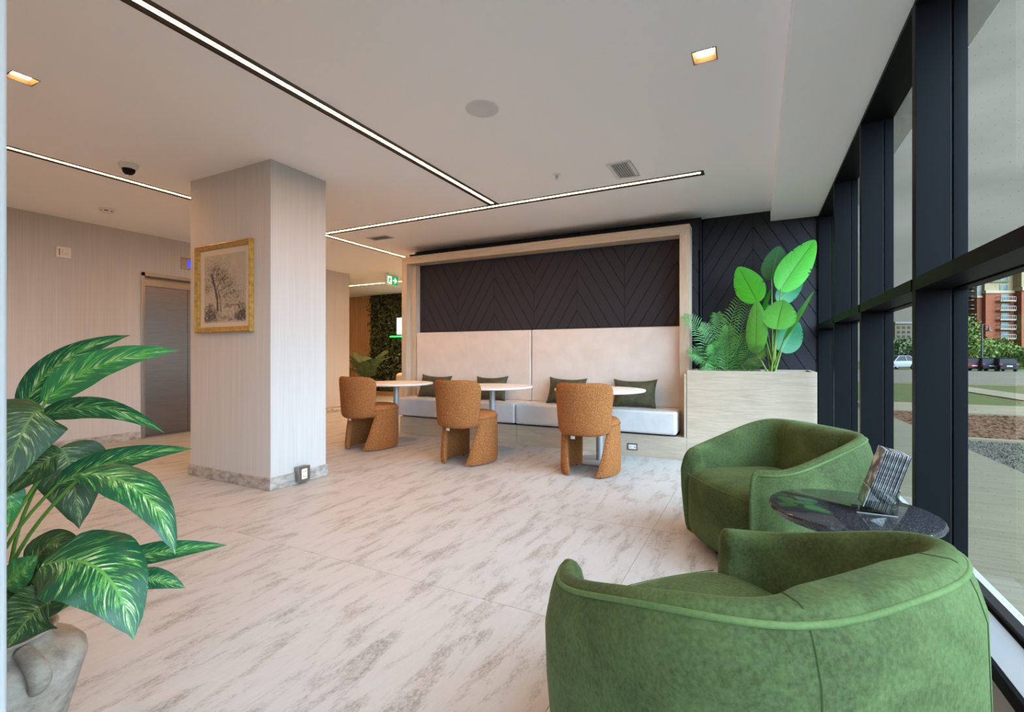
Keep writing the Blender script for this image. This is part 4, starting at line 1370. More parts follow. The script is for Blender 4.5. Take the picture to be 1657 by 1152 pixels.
# ------------------------------------------------------------------ planter
PX0, PX1, PY0, PY1, PZ = -0.638, 0.503, 5.21, 5.90, 0.932
pl = empty('planter', ((PX0 + PX1) / 2, (PY0 + PY1) / 2, 0)); tag(pl, 'tall pale oak planter box in the corner by the glazing', 'planter')
t = 0.03
box('front_panel', PX0, PX1, PY0, PY0 + t, 0, PZ, 'oak_h', pl, bevel=0.002, seg=1)
box('back_panel', PX0, PX1, PY1 - t, PY1, 0, PZ, 'oak_h', pl, bevel=0.002, seg=1)
box('side_panel', PX0, PX0 + t, PY0 + t, PY1 - t, 0, PZ, 'oak_h', pl, bevel=0.002, seg=1)
box('side_panel', PX1 - t, PX1, PY0 + t, PY1 - t, 0, PZ, 'oak_h', pl, bevel=0.002, seg=1)
box('soil', PX0 + t, PX1 - t, PY0 + t, PY1 - t, 0.80, 0.87, 'soil', pl)

# ------------------------------------------------------------------ leaf blades
def blade(base, ctrl, tip, w, facing, fold=0.25, nu=18, nv=8, prof='dieff', wave=0.0, notch=None, curl=0.0):
    """leaf blade along base-ctrl-tip; facing = direction the upper side looks"""
    b, c, t = Vector(base), Vector(ctrl), Vector(tip)
    fdir = Vector(facing).normalized()
    vs, uv, fs = [], [], []
    for i in range(nu + 1):
        u = i / nu
        p = b * (1 - u) ** 2 + c * 2 * u * (1 - u) + t * u * u
        tg = ((c - b) * (1 - u) + (t - c) * u).normalized()
        sd = tg.cross(fdir)
        if sd.length < 1e-4: sd = tg.orthogonal()
        sd.normalize()
        up = sd.cross(tg).normalized()
        if prof == 'dieff':
            hw = w * (math.sin(PI * min(1.0, (u * 0.985 + 0.015)) ** 0.72)) ** 0.80 * (1.0 - 0.12 * u)
            if u > 0.92: hw *= max(0.0, 1 - (u - 0.92) / 0.08) ** 0.6
        else:
            hw = w * (math.sin(PI * min(1.0, 0.012 + 0.988 * u) ** 0.78)) ** 0.62 * (1.06 - 0.12 * u)
        for j in range(nv + 1):
            v = 2 * j / nv - 1
            k = 1.0
            off = up * (fold * abs(v) * hw - curl * hw * v * v)
            rip = wave * hw * math.sin(u * 23 + v * 2.0) * abs(v)
            vs.append(p + sd * v * hw * k + off + up * rip)
            uv.append((u, (v + 1) / 2))
    W = nv + 1
    for i in range(nu):
        for j in range(nv):
            if notch and (j == 0 or j == nv - 1) and (i, j) in notch: continue
            a = i * W + j
            fs.append((a, a + 1, a + W + 1, a + W))
    return vs, fs, uv

def leaf(name, parent, mat, *args, **kw):
    vs, fs, uv = blade(*args, **kw)
    return mesh(name, vs, fs, mat, parent, smooth=True, uvs=uv)

def stalk(parent, pts, r0, r1, mat, name='stalk'):
    """smooth bezier-ish stalk through 3 points"""
    a, c, b = [Vector(p) for p in pts]
    q = []
    for i in range(13):
        u = i / 12
        q.append(a * (1 - u) ** 2 + c * 2 * u * (1 - u) + b * u * u)
    return MB().tube(q, [lerp(r0, r1, i / 12) for i in range(13)], 8).build(name, mat, parent, smooth=True)

# bird of paradise in the planter
BP = Vector((0.165, 5.56, 0.87))
bp = empty('bird_of_paradise', BP); tag(bp, 'tall plant with broad bright green paddle leaves in the oak planter', 'plant')
tocam = Vector((-0.05, -1, 0.12))
blist = [  # base px,py, tip px,py, half width m, depth offset Y, material, facing tweak, curl
    (1262, 470, 1319, 388, 0.145, 5.50, 'banana', (0.35, -1, 0.2), 0.10),
    (1248, 453, 1261, 398, 0.125, 5.66, 'banana_dark', (-0.3, -1, 0.1), 0.10),
    (1226, 489, 1194, 432, 0.140, 5.52, 'banana', (-0.2, -1, 0.3), 0.12),
    (1258, 488, 1299, 455, 0.100, 5.70, 'banana_dark', (0.3, -1, -0.2), 0.1),
    (1223, 571, 1225, 486, 0.105, 5.46, 'banana_mid', (-0.35, -1, 0.1), 0.2),
    (1257, 533, 1268, 485, 0.150, 5.44, 'banana_mid', (-0.1, -1, 0.25), 0.1),
    (1268, 550, 1317, 471, 0.090, 5.48, 'banana_mid', (-1, -0.28, 0.5), 0.15),
    (1264, 569, 1291, 520, 0.140, 5.64, 'banana_dark', (0.3, -1, 0.0), 0.1),
    (1234, 508, 1247, 468, 0.050, 5.60, 'banana', (-1, -0.5, 0.2), 0.1),
    (1240, 528, 1243, 492, 0.040, 5.68, 'banana_dark', (0.2, -1, 0.1), 0.1),
]
def at_y(px, py, Y):
    t_ = (px - CXP) / FPX
    ry = FW.y + RT.y * t_
    d = Y / ry
    return pt(px, py, d)
for k, (bx_, by_, tx_, ty_, w, Y, mt, fc, cu) in enumerate(blist):
    b = at_y(bx_, by_, Y); tp = at_y(tx_, ty_, Y + 0.03)
    c = (b + tp) / 2 + Vector((0, 0.05, 0.02))
    nt_ = set()
    rr = random.Random(40 + k)
    for q in range(4):
        nt_.add((rr.randrange(18, 42), rr.choice((0, 15))))
    leaf('leaf', bp, mt, b, c, tp, w, fc, fold=0.10, nu=48, nv=16, prof='banana', curl=cu, notch=nt_)
    root = BP + Vector((rr.uniform(-0.045, 0.045), rr.uniform(-0.04, 0.04), -0.01))
    midp = (root + b) / 2 + Vector(((root.x - b.x) * -0.15, 0.01, 0.05))
    stalk(bp, (root, midp, b + (tp - b) * 0.03), 0.0105, 0.005, 'banana_stem')

# areca palm in the planter
AP = Vector((-0.30, 5.55, 0.86))
ap = empty('areca_palm', AP); tag(ap, 'feathery palm with fine leaflets in the left half of the oak planter', 'plant')
tips = [(1108, 512, 5.42, .25), (1198, 478, 5.60, .10), (1113, 570, 5.36, .16), (1238, 566, 5.42, .12), (1160, 508, 5.66, .18), (1212, 490, 5.68, .10),
        (1135, 528, 5.52, .22), (1228, 594, 5.36, .14), (1150, 556, 5.40, .16), (1215, 535, 5.60, .10), (1138, 588, 5.36, .14), (1178, 530, 5.45, .12)]
for k, (tx_, ty_, Y, lf) in enumerate(tips):
    rr = random.Random(90 + k)
    tp = at_y(tx_, ty_, Y)
    root = AP + Vector((rr.uniform(-0.10, 0.12), rr.uniform(-0.10, 0.06), 0))
    frond(root, tp, lf, 24, 0.18, 0.0075, 0.22, side=(1, 0.1, 0.15)).build('frond', 'palm', ap, fix=False)

# ------------------------------------------------------------------ dieffenbachia in an urn
UC = Vector((-1.705, 0.480, 0.0))
df = empty('dumb_cane', UC); tag(df, 'large variegated houseplant in a weathered urn at the left edge', 'plant')
prof = [(0.0, 0.0), (0.085, 0.0), (0.092, 0.01), (0.108, 0.10), (0.130, 0.20), (0.150, 0.29), (0.160, 0.335), (0.158, 0.36), (0.142, 0.385), (0.112, 0.400), (0.098, 0.408), (0.092, 0.420), (0.096, 0.436), (0.106, 0.446), (0.104, 0.452), (0.094, 0.450), (0.086, 0.43), (0.086, 0.40), (0.0, 0.40)]
prof = [(r * 1.06, z * 0.875) for r, z in prof]
ur = MB().lathe(prof, 56, UC).build('urn', 'urn', df, smooth=True, angle=math.radians(70))
for ang in (math.radians(6), math.radians(186)):
    dr = Vector((math.cos(ang), math.sin(ang), 0)); sd = Vector((-dr.y, dr.x, 0))
    mb = MB()
    pts = []
    for i in range(15):
        a = PI * i / 14
        pts.append(UC + dr * (0.108 + 0.046 * math.sin(a)) + Vector((0, 0, 0.372 - 0.080 * (i / 14))) + dr * (0.050 * (i / 14)))
    mb.tube(pts, [0.017 + 0.006 * math.sin(PI * i / 14) for i in range(15)], 10)
    mb.build('handle', 'urn', ur, smooth=True)
MB().lathe([(0.0, 0.362), (0.091, 0.358)], 32, UC).build('soil', 'soil', df)

CAMD = Vector((0, 0, CAM_H))
def face(p, mixup=0.5, side=0.0):
    v = (CAMD - Vector(p)).normalized()
    return (v + Vector((0, 0, mixup)) + RT * side)
core = UC + Vector((0.0, 0.0, 0.375))
dl = [ # base(px,py,d) ctrl tip half-w mat mixup side fold curl
    ((36, 668, 1.30), (70, 570, 1.31), (212, 542, 1.33), 0.038, 'dieff', 0.2, 0.3, 0.35, 0.1),
    ((72, 650, 1.20), (150, 572, 1.20), (290, 567, 1.16), 0.042, 'dieff_bright', 0.25, 0.0, 0.3, 0.1),
    ((66, 676, 1.22), (160, 630, 1.21), (267, 701, 1.18), 0.030, 'dieff', -0.2, 0.2, 0.5, 0.2),
    ((70, 664, 1.14), (40, 660, 1.10), (2, 800, 1.04), 0.075, 'dieff_dark', 0.9, 0.3, 0.15, 0.2),
    ((98, 724, 1.27), (118, 740, 1.27), (128, 856, 1.25), 0.085, 'dieff_dark', 0.2, 0.0, 0.12, 0.25),
    ((92, 784, 1.22), (180, 735, 1.22), (312, 726, 1.20), 0.036, 'dieff', 0.35, 0.2, 0.35, 0.1),
    ((130, 768, 1.12), (250, 760, 1.09), (284, 898, 1.07), 0.050, 'dieff', 0.75, 0.35, 0.22, 0.25),
    ((98, 735, 1.17), (70, 740, 1.16), (14, 802, 1.13), 0.040, 'dieff_dark', 0.35, -0.2, 0.3, 0.2),
    ((190, 908, 1.22), (265, 888, 1.24), (368, 882, 1.27), 0.028, 'dieff', 0.25, 0.0, 0.4, 0.1),
    ((212, 938, 1.20), (255, 930, 1.21), (300, 952, 1.22), 0.028, 'dieff', 0.3, 0.2, 0.3, 0.1),
    ((66, 916, 1.06), (185, 872, 1.03), (217, 1036, 1.00), 0.092, 'dieff', 0.50, 0.15, 0.10, 0.15),
    ((52, 918, 1.14), (80, 850, 1.14), (135, 905, 1.14), 0.045, 'dieff_dark', 0.7, 0.0, 0.2, 0.2),
    ((30, 1012, 1.10), (45, 950, 1.10), (92, 896, 1.10), 0.075, 'dieff_dark', 0.1, -0.2, 0.2, 0.2),
    ((10, 945, 1.08), (30, 930, 1.08), (62, 898, 1.08), 0.040, 'dieff_bright', 0.5, 0.0, 0.2, 0.2),
    ((80, 975, 1.03), (50, 985, 1.02), (12, 1048, 1.00), 0.060, 'dieff_dark', 0.5, 0.3, 0.15, 0.2),
    ((10, 790, 1.15), (20, 800, 1.15), (12, 850, 1.15), 0.03, 'dieff_bright', 0.3, 0.0, 0.2, 0.2),
]
for k, (b, c, t_, w, mt, mu, sdv, fo, cu) in enumerate(dl):
    B, C_, T_ = pt(*b), pt(*c), pt(*t_)
    leaf('leaf', df, mt, B, C_, T_, w, face((B + T_) / 2, mu, sdv), fold=fo, nu=22, nv=8, curl=cu, wave=0.05)
    root = core + Vector((R.uniform(-0.03, 0.03), R.uniform(-0.03, 0.03), -0.02))
    if b[1] < 860:      # upper stalks rise close to the stem before leaning out
        md = root.lerp(B, 0.5) - RT * 0.13
    else:
        md = root.lerp(B, 0.45) + Vector((0, 0, 0.05))
    stalk(df, (root, md, B + (C_ - B) * 0.04), 0.0058, 0.0036, 'stem')

# ------------------------------------------------------------------ framed etching on the column
FYP = 2.53
fx0, fx1, fz0, fz1 = -4.468, -3.690, 1.288, 2.056
pf = empty('framed_etching', ((fx0 + fx1) / 2, FYP, fz0)); tag(pf, 'gilt framed etching of an old tree on the column', 'picture')
fw = 0.048
def rail(a, b, nm='frame_rail'):
    """a,b outer corners in (x,z), mitred"""
    cx_, cz_ = (fx0 + fx1) / 2, (fz0 + fz1) / 2
    def inn(p, d): return (p[0] + math.copysign(d, cx_ - p[0]), p[1] + math.copysign(d, cz_ - p[1]))
    sec = [(0.0, 0.0), (0.0, 0.034), (0.010, 0.040), (0.022, 0.030), (0.036, 0.024), (0.044, 0.014), (fw, 0.012), (fw, 0.0)]
    vs = []
    for p in (a, b):
        for d, h in sec:
            q = inn(p, d); vs.append((q[0], FYP - h, q[1]))
    n = len(sec)
    fs = [tuple(range(n)), tuple(reversed(range(n, 2 * n)))] + [(i, (i + 1) % n, n + (i + 1) % n, n + i) for i in range(n)]
    MB().add(vs, fs).build(nm, 'gold', pf)
cs = [(fx0, fz0), (fx1, fz0), (fx1, fz1), (fx0, fz1)]
for i in range(4): rail(cs[i], cs[(i + 1) % 4])
box('mat', fx0 + fw - 0.004, fx1 - fw + 0.004, FYP - 0.009, FYP - 0.002, fz0 + fw - 0.004, fz1 - fw + 0.004, 'mat_board', pf)
# etching: ink density drawn with strokes into a colour attribute
ix0, ix1, iz0, iz1 = -4.362, -3.780, 1.372, 1.962
GW, GH = 150, 168
ink = [[0.10 + 0.05 * noise.noise((i * 0.05, j * 0.05, 0)) for i in range(GW)] for j in range(GH)]
rr = random.Random(5)
def dab(x, y, r, a):
    for j in range(max(0, int(y - r)), min(GH, int(y + r) + 1)):
        for i in range(max(0, int(x - r)), min(GW, int(x + r) + 1)):
            d = ((i - x) ** 2 + (j - y) ** 2) / (r * r)
            if d < 1: ink[j][i] = min(0.95, ink[j][i] + a * (1 - d))
def stroke(pts, r0, r1, a):
    for (p, q) in zip(pts, pts[1:]):
        n = max(2, int(math.hypot(q[0] - p[0], q[1] - p[1]) * 1.5))
        for k in range(n):
            t_ = k / n
            dab(lerp(p[0], q[0], t_), lerp(p[1], q[1], t_), lerp(r0, r1, t_), a)
# ground (y up)
for k in range(900):
    x, y = rr.uniform(0, GW), abs(rr.gauss(0, 14)) + 4
    if 45 < x < 110 and rr.random() < 0.5: continue
    dab(x, y, rr.uniform(1.2, 3), rr.uniform(0.05, 0.28))
for k in range(320): dab(rr.gauss(22, 14), rr.gauss(25, 12), rr.uniform(1.5, 4), 0.18)
for k in range(260): dab(rr.gauss(135, 12), rr.gauss(22, 11), rr.uniform(1.5, 4), 0.17)
# trunk
stroke([(50, 30), (48, 60), (38, 92), (26, 122)], 6, 3.5, 0.10)
stroke([(62, 26), (58, 60), (50, 84)], 5, 3, 0.05)
stroke([(44, 80), (60, 104), (86, 120)], 3, 1.5, 0.10)
stroke([(38, 94), (18, 108), (6, 112)], 2.5, 1.2, 0.10)
stroke([(52, 76), (80, 86), (108, 96)], 2.5, 1.2, 0.08)
# crown
for (cx_, cy_, sx_, sy_, n, a) in ((34, 128, 16, 14, 420, .10), (62, 112, 20, 14, 520, .10), (84, 96, 22, 14, 500, .085), (100, 72, 24, 13, 520, .075), (14, 88, 9, 9, 170, .11), (72, 62, 14, 12, 260, .06), (120, 60, 16, 10, 240, .06), (50, 136, 26, 10, 260, .05)):
    for k in range(n): dab(rr.gauss(cx_, sx_), rr.gauss(cy_, sy_), rr.uniform(1.0, 3.2), a * rr.uniform(0.4, 1.8))
for k in range(70):
    x, y = rr.uniform(70, 140), rr.uniform(34, 46); stroke([(x, y), (x + rr.uniform(3, 12), y + rr.uniform(-1, 1))], 0.9, 0.9, 0.2)
vs = [(lerp(ix0, ix1, i / (GW - 1)), FYP - 0.0095, lerp(iz0, iz1, j / (GH - 1))) for j in range(GH) for i in range(GW)]
fs = [(j * GW + i, j * GW + i + 1, (j + 1) * GW + i + 1, (j + 1) * GW + i) for j in range(GH - 1) for i in range(GW - 1)]
pr = mesh('print', vs, fs, None, pf)
ca = pr.data.color_attributes.new('ink', 'FLOAT_COLOR', 'POINT')
for j in range(GH):
    for i in range(GW):
        v = ink[j][i]
        ca.data[j * GW + i].color = (v, v, v, 1)
m, nt, b = new_mat('etching_ink')
at = nt.nodes.new('ShaderNodeAttribute'); at.attribute_name = 'ink'
L(nt, ramp(nt, at.outputs['Fac'], [(0.0, (0.62, 0.55, 0.46)), (0.5, (0.22, 0.19, 0.16)), (1.0, (0.06, 0.05, 0.045))]), b.inputs['Base Color'])
b.inputs['Roughness'].default_value = 0.8
pr.data.materials.append(m)
mesh('glazing', [(fx0 + fw, FYP - 0.011, fz0 + fw), (fx1 - fw, FYP - 0.011, fz0 + fw), (fx1 - fw, FYP - 0.011, fz1 - fw), (fx0 + fw, FYP - 0.011, fz1 - fw)], [(0, 1, 2, 3)], 'picture_glass', pf)

# ------------------------------------------------------------------ outside
def gz(Y): return -0.08 - 0.0083 * Y
def ground(name, x0, x1, y0, y1, mat, label, up=0.0, th=0.06):
    vs = []
    for dz in (-th, 0):
        for (x, y) in ((x0, y0), (x1, y0), (x1, y1), (x0, y1)):
            vs.append((x, y, gz(y) + up + dz))
    o = MB().add(vs, [(3, 2, 1, 0), (4, 5, 6, 7), (0, 1, 5, 4), (1, 2, 6, 5), (2, 3, 7, 6), (3, 0, 4, 7)]).build(name, mat)
    tag(o, label, None, None, 'structure')
    return o
ground('ground_lawn', 0.82, 260, -30, 300, 'lawn', 'mown lawn outside the glazing', -0.02, 0.4)
ground('walkway', 0.82, 2.45, -30, 16.2, 'concrete', 'broomed concrete walkway along the glazing', 0.012)
ground('gravel_bed', 2.45, 14, -30, 9.2, 'gravel', 'grey gravel bed beside the walkway', 0.0)
ground('kerb_strip', 2.45, 30, 9.2, 9.36, 'kerb', 'concrete edging between gravel and mulch', 0.03, 0.12)
ground('mulch_bed', 2.45, 30, 9.36, 13.6, 'mulch', 'brown bark mulch bed', 0.0)
ground('kerb_edge', 2.45, 30, 13.6, 13.85, 'kerb', 'concrete edging behind the mulch', 0.03, 0.12)
ground('sidewalk', 0.82, 60, 13.85, 16.4, 'concrete_plain', 'pale concrete sidewalk beyond the mulch', 0.012)
ground('footpath', 6.85, 8.05, 16.4, 30, 'concrete_plain', 'narrow concrete footpath across the lawn', 0.012)
ground('road', -60, 200, 30.0, 66.5, 'asphalt', 'pale asphalt car park', 0.012)
ground('road_kerb', -60, 200, 29.75, 30.0, 'kerb', 'kerb along the car park', 0.08, 0.12)
# loose bark chips and pebbles lie on the beds
mb = MB()
for k in range(5200):
    x, y = R.uniform(2.5, 8.5), R.uniform(9.4, 13.55)
    s = R.uniform(0.015, 0.05); a = R.uniform(0, PI); h = R.uniform(0.004, 0.022)
    dx, dy = math.cos(a) * s, math.sin(a) * s
    z = gz(y)
    mb.add([(x - dx, y - dy, z), (x + dy * .35, y - dx * .35, z + h), (x + dx, y + dy, z + h * .6), (x - dy * .35, y + dx * .35, z + h)], [(0, 1, 2, 3)])
o = mb.build('mulch_chips', 'mulch', fix=False); tag(o, 'loose bark chips lying on the mulch bed', 'mulch', None, 'stuff')
mb = MB()
for k in range(4200):
    x, y = R.uniform(2.47, 4.6), R.uniform(5.2, 9.18)
    s = R.uniform(0.010, 0.026); z = gz(y); a = R.uniform(0, PI)
    c_, s_ = math.cos(a) * s, math.sin(a) * s
    mb.add([(x - c_, y - s_, z - .004), (x + s_ * .7, y - c_ * .7, z - .004), (x + c_, y + s_, z - .004), (x - s_ * .7, y + c_ * .7, z - .004), (x, y, z + s * .75)], [(0, 1, 4), (1, 2, 4), (2, 3, 4), (3, 0, 4)])
o = mb.build('gravel_stones', 'gravel', fix=False); tag(o, 'small grey stones of the gravel bed', 'gravel', None, 'stuff')
# building facade above and beside (outside face), keeps the sky out behind the walls

def gpt(px, py):
    r = FW + RT * ((px - CXP) / FPX) + Vector((0, 0, 1)) * ((CYP - py) / FPX)
    k = -(CAM_H + 0.08) / (r.z + 0.0083 * r.y)
    return Vector((0, 0, CAM_H)) + r * k

# cars
def car(px, py, heading, paint, label, kind='suv', scale=1.0, name='car'):
    g = gpt(px, py)
    e = empty(name, g); tag(e, label, 'car', 'parked cars')
    e.rotation_euler = (0, 0, heading); e.scale = (scale,) * 3
    Lh, Wh = 2.25, 0.92
    Hs, Hr = (0.98, 1.66) if kind == 'suv' else (0.88, 1.42)
    # lower body lofted along x
    prof = [(-2.25, 0.50, 0.62, 0.80), (-2.18, 0.32, 0.98 if kind == 'suv' else 0.92, 0.90), (-1.5, 0.26, Hs, 0.92), (0.9, 0.26, Hs, 0.92), (1.6, 0.28, Hs - 0.10, 0.91), (2.15, 0.32, Hs - 0.22, 0.84), (2.28, 0.45, 0.62, 0.70)]
    vs, fs = [], []
    for x, zb, zt_, w in prof:
        vs += [(x, -w * .92, zb), (x, -w, (zb + zt_) / 2), (x, -w * .95, zt_), (x, w * .95, zt_), (x, w, (zb + zt_) / 2), (x, w * .92, zb)]
    for i in range(len(prof) - 1):
        for j in range(6):
            fs.append((i * 6 + j, (i + 1) * 6 + j, (i + 1) * 6 + (j + 1) % 6, i * 6 + (j + 1) % 6))
    fs += [tuple(range(6)), tuple(reversed(range(len(vs) - 6, len(vs))))]
    MB().add(vs, fs).build('body', paint, e, local=True, bevel=0.04, seg=2)
    xr0, xr1 = (-2.1, -1.75) if kind == 'suv' else (-1.8, -1.1)
    lo = [(xr0, 0.86), (0.95, 0.86)]
    gh = [(xr0, -0.85, Hs), (1.05, -0.85, Hs), (1.05, 0.85, Hs), (xr0, 0.85, Hs), (xr1, -0.68, Hr - 0.03), (0.25, -0.68, Hr - 0.03), (0.25, 0.68, Hr - 0.03), (xr1, 0.68, Hr - 0.03)]
    q = [(0, 1, 5, 4), (1, 2, 6, 5), (2, 3, 7, 6), (3, 0, 4, 7), (4, 5, 6, 7), (3, 2, 1, 0)]
    MB().add(gh, q).build('windows', 'glass_dark', e, local=True)
    MB().box(xr1 - 0.08, 0.32, -0.70, 0.70, Hr - 0.05, Hr).build('roof', paint, e, local=True, bevel=0.03)
    mb = MB()
    for s in (-1, 1):
        for (xa, xb) in ((xr0, xr1), (-0.55, -0.5), (1.05, 0.25)):
            mb.tube([(xa, s * 0.86, Hs - 0.02), (xb, s * 0.69, Hr - 0.02)], 0.045, 6)
    mb.build('pillars', paint, e, local=True)
    for x in (-1.38, 1.42):
        for s in (-1, 1):
            m4 = Matrix.Translation((x, s * 0.84, 0.34)) @ Matrix.Rotation(PI / 2, 4, 'X')
            t_ = MB().lathe([(0.0, -0.11), (0.30, -0.11), (0.345, -0.07), (0.345, 0.07), (0.30, 0.11), (0.0, 0.11)], 20)
            t_.v = [tuple(m4 @ Vector(p)) for p in t_.v]
            w = t_.build('wheel', 'tyre', e, smooth=True, local=True)
            h_ = MB().lathe([(0.0, -0.12), (0.20, -0.118), (0.20, 0.118), (0.0, 0.12)], 14)
            h_.v = [tuple(m4 @ Vector(p)) for p in h_.v]
            h_.build('hub', 'chrome', w, smooth=True, local=True)
    for s in (-1, 1):
        MB().box(-2.235, -2.10, s * 0.74 - 0.14, s * 0.74 + 0.14, 0.80, 0.95).build('tail_light', 'red_lens', e, local=True, bevel=0.02)
        MB().box(2.10, 2.27, s * 0.60 - 0.15, s * 0.60 + 0.15, 0.60, 0.70).build('headlight', 'chrome', e, local=True, bevel=0.02)
    MB().box(-2.29, -2.24, -0.26, 0.26, 0.62, 0.74).build('number_plate', 'paper_white', e, local=True)
    MB().box(-2.31, -2.15, -0.86, 0.86, 0.34, 0.56).build('bumper', 'tyre', e, local=True, bevel=0.03)
    return e
back = math.atan2(FW.y, FW.x)
dir_c = back - math.atan((1610 - CXP) / FPX)
car(1618, 600.8, dir_c + 0.36, 'car_black', 'black SUV parked nearest the hedge, rear towards the glazing', 'suv', 0.82, 'suv')
car(1591, 600.2, dir_c + 0.36, 'car_navy', 'dark blue SUV parked between the black and the red car', 'suv', 0.82, 'suv')
car(1564, 599.7, dir_c + 0.36, 'car_red', 'red SUV parked beside the dark blue one', 'suv', 0.82, 'suv')
car(1447, 597.5, dir_c + 2.6, 'car_white', 'white sedan seen between two black posts', 'sedan', 1.12, 'sedan')
car(1468, 590.0, dir_c + 2.3, 'car_white', 'white car further back beyond the white sedan', 'sedan', 1.05, 'sedan')

# lamp post
g = gpt(1589, 597.6)
lp = empty('street_lamp', g); tag(lp, 'dark street lamp with hooked arm behind the parked cars', 'lamp')
MB().tube([g, g + Vector((0, 0, 5.4))], [0.11, 0.08], 10).build('post', 'lamp_metal', lp, smooth=True)
arm = [g + Vector((0, 0, 5.0)) + RT * (0.42 - 0.42 * math.cos(a)) + Vector((0, 0, 0.42 * math.sin(a))) for a in [PI * k / 10 for k in range(11)]]
MB().tube(arm, 0.035, 8).build('arm', 'lamp_metal', lp, smooth=True)
hp_ = g + Vector((0, 0, 4.55)) + RT * 0.84
MB().lathe([(0.05, 0.45), (0.10, 0.35), (0.12, 0.22), (0.34, 0.05), (0.36, 0.0), (0.0, 0.02)], 20, hp_).build('shade', 'lamp_metal', lp, smooth=True)

# trees and hedge
def tree(name, px, py, dist_y, rx, rz, n, ls, mat, label, group=None, trunk=True, flat=0.8):
    g = gpt(px, py)
    e = empty(name, g); tag(e, label, 'tree' if trunk else 'bush', group)
    c = g + Vector((0, 0, rz * (1.25 if trunk else 0.85)))
    mb = MB()
    rr = random.Random(int(px * 7 + py))
    lobes = [(c + Vector((rr.uniform(-.6, .6) * rx, rr.uniform(-.5, .5) * rx, rr.uniform(-.55, .6) * rz)), rr.uniform(.38, .62)) for _ in range(9)]
    for k in range(n):
        lc_, lr = rr.choice(lobes)
        d = Vector((rr.gauss(0, 1), rr.gauss(0, 1), rr.gauss(0, 1))).normalized() * lr * rr.uniform(.7, 1.05)
        p = lc_ + Vector((d.x * rx, d.y * rx, d.z * rz))
        nrm = (d + Vector((rr.gauss(0, .5), rr.gauss(0, .5), rr.gauss(.2, .5)))).normalized()
        t_ = nrm.orthogonal().normalized(); b_ = nrm.cross(t_)
        s = ls * rr.uniform(.6, 1.3)
        mb.add([p - t_ * s, p + b_ * s * .6, p + t_ * s, p - b_ * s * .6], [(0, 1, 2, 3)])
    mb.build('foliage', mat, e, fix=False)
    if trunk:
        MB().tube([g, g + Vector((0.1, 0, rz * .6)), c + Vector((0, 0, rz * .3))], [rz * .07, rz * .05, rz * .02], 8).build('trunk', 'bark', e, smooth=True)
    else:
        MB().tube([g, c], [.12, .05], 6).build('stems', 'bark', e, smooth=True)
tl = [(1566, 596, 2.9, 3.1, True, 'leafy tree behind the red car'), (1596, 595, 2.6, 1.7, False, 'bush behind the street lamp'), (1545, 595, 2.6, 2.2, False, 'bush just left of the red car'),
      (1624, 595, 2.8, 1.9, False, 'bush behind the black SUV'), (1650, 596, 2.8, 1.7, False, 'bush right of the black SUV at the picture edge'), (1612, 593, 2.2, 2.4, True, 'small tree below the brick block balconies'),
      (1690, 597, 2.8, 1.8, False, 'bush beyond the right picture edge'), (1520, 594, 2.6, 2.0, False, 'bush hidden behind the nearest post')]
for (px, py, rx, rz, tk, lb) in tl:
    tree('hedge_tree' if tk else 'hedge_bush', px, py, 0, rx, rz, 1500, 0.20, 'leaf_tree', lb, 'trees and bushes behind the car park', tk)
for (px, py, rx, rz, lb) in ((1444, 588, 5.5, 2.9, 'dark tree left in the narrow pane'), (1462, 588, 5.0, 2.4, 'tree before the pale apartment block'), (1480, 588, 5.0, 2.6, 'tree beside the second post'), (1425, 588, 5, 3, 'tree beyond the third post')):
    tree('far_tree', px, py, 0, rx, rz, 1300, 0.45, 'leaf_tree_far', lb, 'distant trees beyond the car park', True)

# brick apartment block, facing the lobby
DB = 150.0
KB = DB / FPX
def bpx(px, py, back_=0.0):
    return (px - CXP) * KB, CAM_H + (CYP - py) * KB
bO = Vector((0, 0, 0)) + FW * DB
Mb = Matrix(((RT.x, FW.x, 0, bO.x), (RT.y, FW.y, 0, bO.y), (0, 0, 1, 0), (0, 0, 0, 1)))
bb = empty('brick_apartments', Mb @ Vector((160, 0, -1.5))); tag(bb, 'red brick apartment block with balconies and cream top floors', 'building')
def bbox(nm, p0, p1, y0, y1, mat, par=None, f0=0.0):
    """rectangle between picture corners at the facade distance, y0..y1 depth from the facade"""
    xa, za = bpx(*p0); xb, zb = bpx(*p1)
    return MB().box(min(xa, xb), max(xa, xb), y0, y1, min(za, zb), max(za, zb), Mb).build(nm, mat, par or bb)
bbox('brick_wall', (1595, 585), (1641, 474), 0, 14, 'brick_red')
bbox('brick_wing', (1587, 585), (1595, 480), 1.2, 12, 'brick_dark')
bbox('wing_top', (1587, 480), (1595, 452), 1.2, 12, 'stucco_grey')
bbox('wing_cornice', (1586, 481), (1595, 478), 0.9, 12, 'stucco_trim')
bbox('brick_bay', (1641, 585), (1760, 471), -2.2, 14, 'brick_red')
bbox('bay_top', (1641, 471), (1760, 437), -2.2, 14, 'stucco')
bbox('bay_cornice', (1640.3, 471.5), (1760, 466), -2.6, 14, 'stucco_trim')
bbox('upper_wall', (1595, 474), (1641, 444), 0.3, 14, 'stucco')
bbox('cornice', (1594, 474.5), (1641, 470), -0.3, 14, 'stucco_trim')
bbox('roof_parapet', (1594, 444), (1641, 441), 0.0, 14, 'stucco_trim')
bbox('roof_parapet', (1640, 437), (1760, 434), -2.5, 14, 'stucco_trim')
